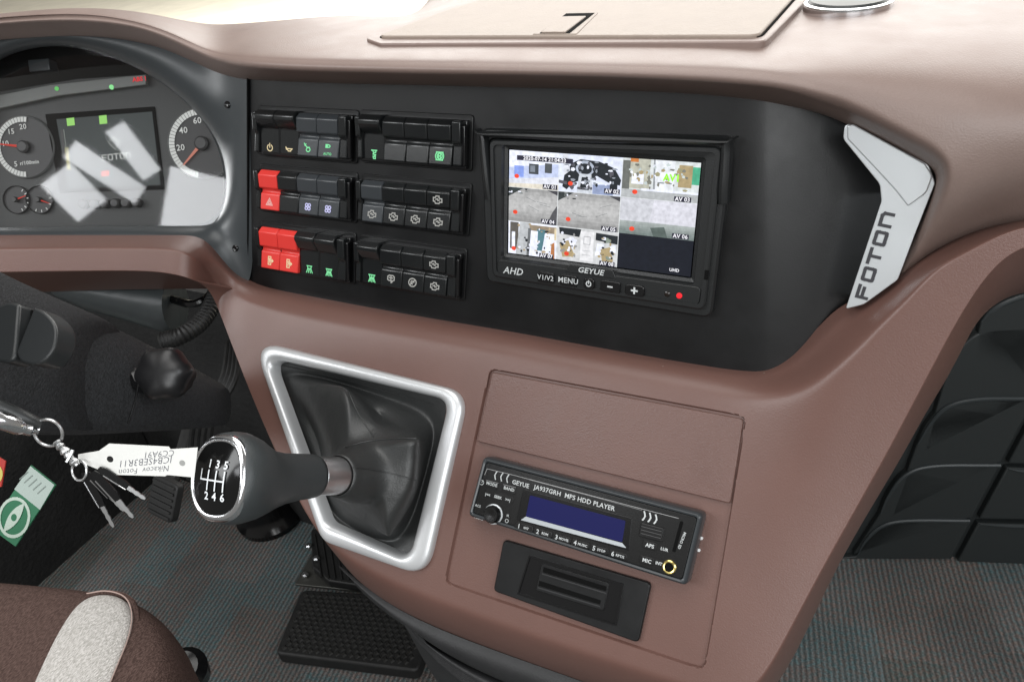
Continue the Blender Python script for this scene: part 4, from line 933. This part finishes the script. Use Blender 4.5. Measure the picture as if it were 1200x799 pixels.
# gauges
def gauge(cx, cy, r, lab, a0, a1, nums, needle, ncol, unit=None, small=False):
    u, v = CU(cx, cy, DC-.006); c = PC.pt(u, v, DC-.008)
    g = lathe('gauge', c, PC.n, [(r*1.02, -.004), (r*1.02, .0), (r*.99, .0015), (r*.96, .0)], mat('gauge_rim', (.25, .26, .26), .25, metal=.6) if not small else M_dk, clu, n=48, capb=False)
    lathe('dial', c, PC.n, [(r*.97, -.003), (r*.97, -.0006)], fm((.012, .012, .013)), (clu, g), n=40)
    it = []; n_ = 28 if not small else 6
    Wt = fm((.70, .72, .70), .8)
    for k in range(n_):
        t0 = a0+(a1-a0)*k/n_; t1 = a0+(a1-a0)*(k+.86)/n_
        if small: q = [(u+r*f*math.cos(t), v+r*f*math.sin(t)) for f, t in ((.72, t0), (.9, t0), (.9, t0+.08), (.72, t0+.08))]
        else: q = [(u+r*f*math.cos(t), v+r*f*math.sin(t)) for f, t in ((.80, t0), (.96, t0), (.96, t1), (.80, t1))]
        it.append((Wt, q))
    decal('scale', PC, it, DC-.0078, (clu, g))
    for s, t in nums: text('numeral', s, PC, u+r*.64*math.cos(t), v+r*.64*math.sin(t), DC-.0077, r*.24, Wt, (clu, g), bold=.01)
    if unit: text('lettering', unit, PC, u+r*.1, v-r*.52, DC-.0077, r*.17, Wt, (clu, g), bold=.02)
    nx, ny = math.cos(needle), math.sin(needle); wd = r*.05
    slab('needle', PC, ccw([(u-ny*wd, v+nx*wd), (u+ny*wd, v-nx*wd), (u+nx*r*.82+ny*wd*.3, v+ny*r*.82-nx*wd*.3), (u+nx*r*.82-ny*wd*.3, v+ny*r*.82+nx*wd*.3)]), DC-.0068, DC-.0060, ncol, (clu, g))
    lathe('hub', PC.pt(u, v, DC-.0075), PC.n, [(r*.2, 0), (r*.2, .0025), (r*.15, .004), (.0005, .004)], M_dk, (clu, g), n=20)
    return g
d_ = math.radians
RN = fm((.75, .05, .03), .7)
r1_ = (PC.hit(26, 171, DC)-PC.hit(26, 134, DC)).length
gauge(27, 172, r1_, '', d_(265), d_(75), [('5', d_(235)), ('10', d_(165)), ('15', d_(125)), ('20', d_(85))], d_(168), RN, 'r/100min')
r2_ = (PC.hit(235, 170, DC)-PC.hit(235, 125, DC)).length*.95
gauge(236, 168, r2_, '', d_(255), d_(85), [('20', d_(185)), ('40', d_(140)), ('60', d_(95))], d_(222), fm((.8, .3, .22), .6))
r3_ = (PC.hit(20, 235, DC)-PC.hit(20, 220, DC)).length
gauge(18, 234, r3_*1.1, '', d_(-70), d_(70), [], d_(15), RN, small=True)
gauge(45, 234, r3_*1.1, '', d_(-120), d_(60), [], d_(-25), RN, small=True)
for k in range(6):
    px = 97+k*12.4; u, v = CU(px, 239-k*.35, DC-.004)
    lathe('reset_button', PC.pt(u, v, DC-.010), PC.n, [(.0050, 0), (.0048, .006), (.0036, .0075), (.0008, .0078)], M_dk, clu, n=16)
for px, py, c in ((66, 104, (.15, .6, .15)), (130, 102, (.3, .9, .35))):
    u, v = CU(px, py, DC-.003); lathe('telltale', PC.pt(u, v, DC-.0048), PC.n, [(.0026 if c[1] > .7 else .002, 0), (.0022, .0015)], fm(c, .9), clu, n=12)
u, v = CU(163, 93, DC-.003)
text('warning_symbol', 'ABS !', PC, u, v, DC-.0035, .0062, fm((.8, .04, .05), .9), clu, bold=.03)
# glass
gm = bpy.data.materials.new('cluster_glass'); N, L = nodes(gm); N.remove(N['Principled BSDF'])
tr = N.new('ShaderNodeBsdfTransparent'); gy_ = N.new('ShaderNodeBsdfGlossy'); gy_.inputs['Roughness'].default_value = .035; fr_ = N.new('ShaderNodeFresnel'); fr_.inputs['IOR'].default_value = 1.5
mx = N.new('ShaderNodeMixShader'); L.new(fr_.outputs[0], mx.inputs[0]); L.new(tr.outputs[0], mx.inputs[1]); L.new(gy_.outputs[0], mx.inputs[2]); L.new(mx.outputs[0], N['Material Output'].inputs[0])
gp = [(x, y) for x, y in inner]
gv = [PC.hit(*lerp(p, (120, 170), -.02), -.030) for p in gp]
mesh('cover_glass', gv, [tuple(range(len(gv)))], gm, clu, smooth=False)

# ================================================================== STEERING COLUMN AREA
stc = Thing('steering_column', 'black flocked steering column shroud with round split cap, below the cluster', 'steering column', at(60, 440, .6))
def colring(x, yt, yb, z, dz, n=24, p=.75):
    c = at(x, (yt+yb)/2, z); h = (yb-yt)/2*z/F; o = []
    for k in range(n):
        a = 2*math.pi*k/n; ca, sa = math.cos(a), math.sin(a)
        o.append(c+u_*(h*abs(sa)**p*(1 if sa > 0 else -1))+b_*(dz*abs(ca)**p*(1 if ca > 0 else -1)))
    return o
loft('lower_shroud', [colring(60, 355, 508, .60, .05), colring(112, 378, 508, .635, .05), colring(150, 396, 506, .66, .048), colring(205, 424, 503, .70, .045), colring(250, 448, 500, .74, .035), colring(262, 455, 498, .75, .02)], M_flock, stc, cap0=True, cap1=True)
loft('upper_shroud', [colring(-130, 250, 500, .46, .07), colring(-60, 296, 503, .50, .065), colring(0, 325, 504, .545, .060), colring(60, 351, 505, .587, .056), colring(100, 368, 505, .612, .055), colring(112, 375, 503, .62, .052), colring(115, 382, 498, .622, .046)], M_flock, stc, cap0=True, cap1=True)
capm = mat('dark_grey_cap', (.020, .022, .023), .38, bump=.1, bscale=900)
PK = Plane(at(35, 392, .49), 10, 48)
def cappoly(pts): return [(p.x, p.y) for p in spline([V3((*PK.uv(x, y), 0)) for x, y in pts], 5)]
slab('split_cap', PK, cappoly([(46, 362), (58, 368), (69, 380), (72, 394), (68, 412), (56, 426), (42, 428), (30, 424), (25, 414)]), -.012, .004, capm, stc, bevel=.0025, bseg=3)
slab('split_cap', PK, cappoly([(27, 358), (14, 356), (-6, 366), (-20, 390), (-12, 415), (5, 425), (20, 422), (24, 400)]), -.012, .003, capm, stc, bevel=.0025, bseg=3)
slab('cap_slot', PK, cappoly([(27, 360), (45, 364), (36, 385), (28, 415), (22, 415), (23, 390)]), -.012, -.006, M_void, stc)
kc_ = at(186, 440, .62)
lathe('stalk_knob', kc_-b_*.02, b_+u_*.1, [(.012, -.03), (.016, -.01), (.020, 0), (.0225, .008), (.0215, .018), (.015, .023), (.004, .024)], mat('worn_black_knob', (.010, .010, .011), .36), stc, n=40, lobes=6, la=.055, sub=1)
tube('stalk', spline([at(150, 425, .66), at(158, 440, .645), at(165, 452, .64), at(176, 452, .63)], 5), .006, M_gloss, stc, n=10)
tube('shroud_edge', spline([at(162, 450, .612), at(158, 470, .612), at(150, 496, .61)], 5), .0008, M_gloss, stc, n=6)
# things behind the column
def sleeve():
    C0 = [(78, 318, 352, .86), (110, 318, 366, .86), (150, 319, 377, .86), (185, 320, 388, .86), (200, 322, 392, .86), (206, 326, 388, .86)]
    loops = [colring(x, yt, yb, z, .035, n=20, p=1) for x, yt, yb, z in C0]
    return loft('cloth_sleeve', loops, mat('black_vinyl', (.045, .052, .054), .36, bump2=.12, b2scale=18), None, cap0=True, cap1=True, base=at(140, 350, .86))
tag(sleeve(), 'shiny black vinyl sleeve tucked under the brown dash edge behind the steering column', 'sleeve')
hs = Thing('corrugated_hose', 'black corrugated hose curving under the dash beside the console edge', 'hose', at(230, 380, .84))
pts = spline([at(190, 400, .80), at(215, 392, .80), at(238, 374, .82), at(252, 348, .84), at(258, 320, .86)], 14)
tube('hose', pts, .0085, M_rubber, hs, n=14, ridged=.14)
tube('cable', spline([at(200, 350, .85), at(222, 356, .84), at(238, 352, .84), at(250, 340, .86)], 6), .0045, M_gloss, hs, n=8)
cb2 = Thing('wiring_bundle', 'dark curved cables hanging behind the gear lever beneath the dash', 'cables', at(240, 480, .9))
for k in range(4):
    tube('cable', spline([at(268+4*k, 400, .92), at(262+5*k, 440, .9), at(244+6*k, 470, .9), at(226+7*k, 500, .92), at(222+7*k, 560, .98)], 6), .004, M_rubber, cb2, n=8)
# bulkheads under the dash, the cavity's deep shade put into their black
struct(mesh('pedal_well_bulkhead', [(-2.2, .70, 0), (-.25, .70, 0), (-.25, .70, .5), (-2.2, .70, .5), (-.25, 1.2, .5), (-2.2, 1.2, .5)], [(0, 1, 2, 3), (3, 2, 4, 5)], M_bulk))
struct(mesh('bulkhead', [(-2.2, 1.22, 0), (1.8, 1.22, 0), (1.8, 1.22, .5), (-2.2, 1.22, .5)], [(0, 1, 2, 3)], M_void))
fh = lambda x, y, z=0: (lambda v: CAM+v*((z-CAMZ)/v.z))(ray(x, y))
q0 = fh(40, 690); q1 = fh(190, 556)
struct(mesh('side_bulkhead', [q0+(q0-q1)*.2, q1, q1+V3((0, 0, .36)), q0+(q0-q1)*.2+V3((0, 0, .36)), q0+(q0-q1)*.2+V3((-1, .2, 0)), q1+V3((-1, .2, 0)), q1+V3((-1, .2, .36)), q0+(q0-q1)*.2+V3((-1, .2, .36))], [(0, 1, 2, 3), (3, 2, 6, 7), (0, 4, 5, 1), (1, 5, 6, 2)], M_bulk))
# warning sign on it
sdir = (q1-q0).normalized(); PS = Plane(q0, 0, 0); PS.ex = V3((1, 0, 0)); 
wn_c = at(25, 590, .98)
PS = Plane(wn_c, 12, 40)
sg = Thing('warning_label', 'green and white warning sticker with a round pictogram, on the dark side wall', 'sticker', wn_c)
SP = lambda pts: [PS.uv(x, y) for x, y in pts]
slab('card', PS, ccw(SP([(36, 545), (65, 568), (18, 640), (-12, 618)])), -.002, 0, fm((.02, .16, .075)), sg)
decal('printed_panel', PS, [(fm((.42, .5, .46)), SP([(36, 546), (64, 568), (47, 597), (17, 573)]))], .0004, sg)
cx_, cy_ = PS.uv(17, 606); rr_ = (PS.hit(17, 606)-PS.hit(17, 584)).length
ribbon('pictogram', PS, [carc(cx_, cy_, rr_, n=28)], .004, .0006, fm((.5, .6, .52)), sg)
dxu = (PS.uv(30, 588)[0]-cx_, PS.uv(30, 588)[1]-cy_)
ln_ = math.hypot(*dxu); dxu = (dxu[0]/ln_, dxu[1]/ln_)
eye = []
for t in range(17):
    a = -1+2*t/8 if t <= 8 else 1-2*(t-8)/8; s_ = 1 if t <= 8 else -1
    eye.append((cx_+dxu[0]*a*rr_*1.0-dxu[1]*s_*rr_*.34*(1-a*a), cy_+dxu[1]*a*rr_*1.0+dxu[0]*s_*rr_*.34*(1-a*a)))
decal('pictogram', PS, [(fm((.5, .6, .52)), eye[:16]), (fm((.02, .16, .075)), circ(cx_, cy_, rr_*.2, n=12))], .0009, sg)
for q in range(5):
    a_, b_2 = PS.uv(24+q*5.2, 567+q*4.2-6), PS.uv(33+q*5.2, 553+q*4.2)
    ribbon('print_line', PS, [[a_, b_2]], .0014, .0009, fm((.2, .24, .22)), sg)
slab('card', PS, ccw(SP([(-14, 528), (6, 540), (1, 570), (-16, 576)])), -.002, -.0005, fm((.45, .03, .02)), sg)
decal('printed_panel', PS, [(fm((.6, .5, .12)), circ(*PS.uv(-6, 556), rr_*.55, n=14))], .0001, sg)

# ================================================================== KEYS
key = Thing('key_bunch', 'bunch of keys with white paper tag hanging from the ignition on a steel ring', 'keys', at(60, 510, .50))
tube('key_bow', spline([at(-30, 488, .47), at(0, 492, .475), at(28, 500, .485), at(46, 503, .49)], 6), [.006]*12+[.005]*4+[.003]*3, M_chrome, key, n=12)
tube('key_bow', spline([at(-20, 470, .475), at(5, 478, .48), at(30, 490, .485), at(46, 498, .49)], 6), [.0045]*19, capm, key, n=12)
def ringpts(c, r, nx, ny, n=28): return [c+nx*r*math.cos(2*math.pi*k/n)+ny*r*math.sin(2*math.pi*k/n) for k in range(n)]
tube('split_ring', ringpts(at(56.5, 507, .49), .0090, r_, (u_+b_*.25).normalized()), .0010, M_steel, key, n=8, closed=True)
tube('split_ring', ringpts(at(93, 551, .50), .0066, (r_+b_*.4).normalized(), u_), .0008, M_steel, key, n=8, closed=True)
cl = [at(66, 517, .488), at(70, 522, .488), at(75, 527, .488), at(80, 533, .489), at(86, 540, .49), at(91, 545, .49)]
tube('clasp', spline(cl, 3), [.0022, .0028, .0018, .0026, .003, .0018, .0028, .0034, .002, .0028, .0024, .0018, .0028, .003, .002, .0016], M_steel, key, n=8)
tube('clasp_lever', [at(78, 541, .485), at(82, 534, .485), at(85, 527, .486)], .0011, M_steel, key, n=6)
PK2 = Plane(at(165, 540, .50), 25, 20)
tagp = lambda pts: [PK2.uv(x, y) for x, y in pts]
paper = mat('white_card', (.80, .80, .77), .7, var=.03, vscale=60)
tg = slab('paper_tag', PK2, tagp([(92, 532), (116, 528), (128, 519.5), (198, 523), (200, 526), (232, 524), (228, 559), (196, 556), (194, 557.5), (122, 555.5), (114, 549), (92, 540)]), 0, .0004, paper, key)
for px, py, rr2 in ((129.5, 537.5, .0022), (214, 542, .0020)):
    u, v = PK2.uv(px, py); decal('hole', PK2, [(fm((.01, .01, .01)) if px < 200 else fm((.35, .35, .34)), circ(u, v, rr2, n=14))], .0005, (key, tg))
def scrawl(s, px, py, size): 
    u, v = PK2.uv(px, py); return text('handwriting', s, PK2, u, v, .0006, size, fm((.10, .10, .13)), (key, tg), rot=math.pi+.02, shear=.4, bold=-.012, sx=.95)
scrawl('CC9A91', 188, 531, .0060); scrawl('JCB4SEB3R11', 172, 540, .0066); scrawl('Nikacov  Foton', 170, 550, .0056)
for a, b, wk in (((99, 553), (134, 617), .0026), ((110, 552), (157, 606), .0028), ((117, 548), (171, 584), .0026), ((104, 553), (146, 598), .0022)):
    p0, p1 = at(*a, .50), at(*b, .51); d = (p1-p0); n_ = d.cross(b_).normalized()
    q1 = p0+d*.62
    kb = loft('key_head', [[c+n_*wk*f*s_+b_*t for s_, t in ((-1, 0), (1, 0), (1, .0018), (-1, .0018))] for c, f in ((p0, .5), (p0+d*.12, 1.0), (p0+d*.5, 1.1), (q1, .8))], M_gloss, key, cap0=True, cap1=True)
    loft('key_blade', [[c+n_*wk*f*s_+b_*t for s_, t in ((-1, .0003), (1, .0003), (1, .0013), (-1, .0013))] for c, f in ((q1-d*.02, .55), (p0+d*.7, .55), (p0+d*.76, .40), (p0+d*.82, .55), (p0+d*.88, .38), (p0+d*.94, .5), (p1, .2))], M_steel, key, cap0=True, cap1=True)
    tube('edge_trim', [p0+d*.15+n_*wk*.9+b_*.0019, q1+n_*wk*.7+b_*.0019], .0004, M_chrome, (key, kb), n=6)

# ================================================================== SEAT
SZ = .47
seat = Thing('driver_seat', 'brown fabric seat cushion corner with pale grey oval panel, bottom left', 'seat', fh(80, 760, SZ))
def fabric(name, c1_, c2_, sc_=500):
    m = bpy.data.materials.new(name); N, L = nodes(m); p = N['Principled BSDF']; p.inputs['Roughness'].default_value = .9; p.inputs['Specular IOR Level'].default_value = .15
    tc = N.new('ShaderNodeTexCoord'); mp = N.new('ShaderNodeMapping'); mp.inputs['Scale'].default_value = (1, .35, 1); mp.inputs['Rotation'].default_value = (0, 0, .6); n = N.new('ShaderNodeTexNoise'); n.inputs['Scale'].default_value = sc_; n.inputs['Detail'].default_value = 3
    L.new(tc.outputs['Object'], mp.inputs[0]); L.new(mp.outputs[0], n.inputs['Vector'])
    cr = N.new('ShaderNodeValToRGB'); cr.color_ramp.elements[0].position = .38; cr.color_ramp.elements[0].color = (*c1_, 1); cr.color_ramp.elements[1].position = .62; cr.color_ramp.elements[1].color = (*c2_, 1)
    L.new(n.outputs['Fac'], cr.inputs[0]); L.new(cr.outputs[0], p.inputs['Base Color'])
    bp = N.new('ShaderNodeBump'); bp.inputs['Strength'].default_value = .8; bp.inputs['Distance'].default_value = .002; L.new(n.outputs['Fac'], bp.inputs['Height']); L.new(bp.outputs[0], p.inputs['Normal'])
    return m
M_seat = fabric('brown_woven_fabric', (.065, .040, .034), (.125, .080, .068), 850)
M_pale = fabric('pale_woven_fabric', (.42, .40, .37), (.66, .63, .60), 900)
# cushion outline in plan at height SZ, lofted outward and down
po = [(-220, 668), (-100, 674), (0, 681), (80, 688), (140, 695), (185, 712), (210, 745), (214, 790), (200, 840), (150, 930), (60, 1010), (-100, 1060), (-260, 1060), (-340, 860)]
P0 = [fh(x, y, SZ) for x, y in po]; cen = sum(P0, V3())/len(P0)
def sr(f, dz): return [cen+(p-cen)*f+V3((0, 0, dz)) for p in P0]
loft('cushion', [sr(.93, -.14), sr(1.0, -.12), sr(1.01, -.06), sr(1.0, -.015), sr(.95, .008), sr(.85, .016), sr(.6, .02), sr(.3, .02), sr(.05, .02)], M_seat, seat, cap0=True, cap1=True, sub=3)
# pale panel follows the surface
pp = [(15, 860), (42, 800), (64, 752), (86, 716), (106, 699), (130, 696), (152, 703), (161, 722), (158, 750), (143, 790), (118, 850), (90, 900)]
Pq = [fh(x, y, SZ+.012) for x, y in pp]; cq = sum(Pq, V3())/len(Pq)
def pr_(f, dz): return [cq+(p-cq)*f+V3((0, 0, dz)) for p in Pq]
loft('pale_panel', [pr_(1.0, -.012), pr_(.985, .0035), pr_(.9, .009), pr_(.55, .012), pr_(.1, .013)], M_pale, seat, cap1=True, sub=3)
def sdots(f, off):
    P = spline(pr_(f, off)[4:12], 10)
    return P
tube('stitching', [p+V3((0, 0, .0004)) for p in sdots(1.035, .0015)], .0008, fm((.20, .10, .08)), seat, n=6)
tube('stitching', [p+V3((0, 0, .0)) for p in sdots(.95, .009)], .0006, fm((.45, .33, .29)), seat, n=6)
tube('piping', spline([p+V3((0, 0, .0)) for p in pr_(1.0, .0005)]+[pr_(1.0, .0005)[0]], 6), .003, M_seat, seat, n=8)
lathe('recline_lever', fh(222, 792, .40), V3((.3, -.2, 1)), [(.02, 0), (.022, .02), (.015, .03), (.004, .032)], M_gloss, seat, n=20)

# ================================================================== FLOOR ITEMS
ped = Thing('foot_pad', 'large black rubber foot pad with diamond tread on the carpet below the console', 'foot pad', fh(410, 735))
A_, B_, C_, D_ = (353, 690), (520, 700), (490, 786), (322, 765)
z1 = .028
quad = [fh(*p, z1) for p in (A_, B_, C_, D_)]
PFL = Plane(V3((0, 0, 0)), 0, 90); PFL.ex = V3((1, 0, 0)); PFL.ey = V3((0, 1, 0)); PFL.n = V3((0, 0, 1))
slab('rubber_pad', PFL, rpoly([(p.x, p.y) for p in quad], .012, 4), .004, z1, M_rubber, ped, bevel=.004, bseg=3)
vs, fs = [], []; nx_, ny_ = 19, 13
for i in range(nx_):
    for j in range(ny_):
        u0_ = .05+.9*(i+(.5 if j % 2 else 0))/nx_; v0_ = .06+.88*(j+.5)/ny_
        if u0_ > .96: continue
        P = lambda u, v: quad[0]*(1-u)*(1-v)+quad[1]*u*(1-v)+quad[2]*u*v+quad[3]*(1-u)*v
        k = len(vs); a, b = .9/nx_*.42, .88/ny_*.62
        vs += [P(u0_-a, v0_), P(u0_, v0_+b), P(u0_+a, v0_), P(u0_, v0_-b)]
        vs += [q+V3((0, 0, .0025)) for q in (P(u0_-a*.6, v0_), P(u0_, v0_+b*.6), P(u0_+a*.6, v0_), P(u0_, v0_-b*.6))]
        fs += [(k+4, k+5, k+6, k+7)]+[(k+q, k+(q+1) % 4, k+4+(q+1) % 4, k+4+q) for q in range(4)]
tr_ = mesh('tread', vs, fs, mat('worn_rubber', (.022, .022, .021), .38, var=.3, vscale=80), ped, smooth=False); tr_['kind'] = 'stuff'
pd = Thing('floor_pedal', 'ribbed black pedal bolted to a steel floor plate, half hidden behind the console', 'pedal', fh(400, 670))
def fpoly(px, z): return [(p.x, p.y) for p in (fh(x, y, z) for x, y in px)]
slab('floor_plate', PFL, fpoly([(352, 672), (370, 640), (470, 650), (500, 700), (440, 694), (345, 684)], .006), .001, .006, mat('dull_steel', (.12, .12, .11), .45, metal=.7), pd, bevel=.001)
slab('pedal_pad', PFL, rpoly(fpoly([(364, 618), (440, 626), (452, 690), (385, 680), (366, 664)], .03), .008, 3), .012, .03, M_rubber, pd, bevel=.003)
for k in range(9):
    x = 372+k*8; a, b = fh(x-3, 626+k*.6, .031), fh(x+5, 676+k*.9, .031); tube('rib', [a, b], .0016, M_rubber, pd, n=6)
for px, py, z_ in ((371, 655, .032), (358, 674, .008), (362, 640, .03)):
    lathe('bolt', fh(px, py, z_), V3((0, 0, 1)), [(.0065, 0), (.0065, .004), (.004, .006), (.001, .006)], M_steel, pd, n=6)
bt = lathe('column_boot', fh(318, 606), V3((0, 0, 1)), [(.062, 0), (.064, .012), (.058, .02), (.05, .035), (.046, .09), (.038, .20)], M_gloss, None, n=40, base=fh(318, 606))
tag(bt, 'round glossy black rubber boot standing on the carpet under the gear knob', 'rubber boot')
# ================================================================== RIGHT WALL PANELS
w0, w1 = fh(1010, 655), fh(1200, 661)
wr = math.degrees(math.atan2((w1-w0).y, (w1-w0).x))
PW = Plane(fh(1100, 658), wr, 8)
M_wall = mat('dark_grey_wall_plastic', (.018, .0215, .022), .52, bump=.3, bscale=900)
struct(slab('lower_wall', PW, [PW.uv(x, y) for x, y in ((930, 668), (1330, 672), (1400, 200), (1040, 200))], -.05, -.012, M_wall))
ww = Thing('step_wall_panelling', 'dark grey moulded wall panelling with curved ridges right of the console', 'wall panel', PW.O)
def wp(pts, r=.004, d=0, inn=True):
    slab('panel', PW, rpoly([PW.uv(x, y, d) for x, y in pts], r, 4), -.02, d, M_wall, ww, bevel=.003, bseg=3)
gapx = lambda y: 1117+(655-y)*.52
def row(yt_l, xl, ytop, ybot, ybl):
    arc = spline([V3((xl, yt_l, 0)), V3((xl+12, mixf(yt_l, ytop, .45), 0)), V3((xl+33, mixf(yt_l, ytop, .85), 0)), V3((xl+65, ytop, 0)), V3((gapx(ytop)-2, ytop, 0))], 5)
    return [(p.x, p.y) for p in arc]+[(gapx(ybot)-2, ybot), (xl-30, ybl)]
def lp(pts, d=0):
    poly = [PW.uv(x, y, d) for x, y in pts]
    o = slab('panel', PW, poly, -.02, d, M_wall, ww, bevel=.0025, bseg=3); return o
lp(row(652, 1003, 609, 655, 655)); lp(row(604, 1030, 544, 606, 650)); lp(row(522, 1074, 467, 541, 606)); lp(row(430, 1112, 385, 464, 530))
lp([(gapx(610)+6, 613), (1320, 616), (1320, 665), (gapx(657)+6, 658)]); lp([(gapx(545)+6, 548), (1320, 552), (1320, 611), (gapx(608)+6, 608)]); lp([(gapx(467)+6, 470), (1320, 474), (1320, 547), (gapx(543)+6, 543)])
lp([(1150, 376), (1160, 366), (1185, 352), (1215, 344), (1320, 340), (1320, 468), (gapx(464)+2, 464), (1140, 420)])

for pts in ([(1005, 650), (1014, 634), (1032, 617), (1062, 610), (1136, 610)], [(1032, 602), (1042, 580), (1062, 556), (1095, 546), (1172, 545)], [(1076, 520), (1090, 497), (1110, 477), (1145, 468), (1212, 467)], [(1150, 377), (1162, 364), (1185, 352), (1215, 345), (1300, 341)],
            [(gapx(611)+8, 614), (1200, 616), (1318, 618)], [(gapx(546)+8, 549), (1210, 552), (1318, 554)]):
    P = spline([PW.hit(x, y, .001) for x, y in pts], 6)
    tube('ridge', P, [.0035*min(1, .25+i/len(P)*2) for i in range(len(P))], mat('ridge_highlight_grey', (.030, .036, .038), .42), ww, n=8)  # lighter grey than the panels, edge highlights put into the colour

bp_ = Thing('brake_pedal', 'dark hanging pedal with ribbed pad in the shadow behind the keys and paper tag', 'pedal', at(190, 580, 1.02))
tube('pedal_arm', spline([at(222, 500, 1.05), at(212, 535, 1.03), at(200, 568, 1.01)], 6), .009, M_rubber, bp_, n=8)
PBP = Plane(at(190, 588, 1.0), -5, 35)
slab('pedal_pad', PBP, rrect(-.022, .028, -.020, .032, .008, 4), -.008, .004, M_rubber, bp_, bevel=.002)
for k in range(6): slab('rib', PBP, rrect(-.019, .025, -.016+k*.0080, -.013+k*.0080, .001, 2), .0035, .0065, M_rubber, bp_, bevel=.0006)
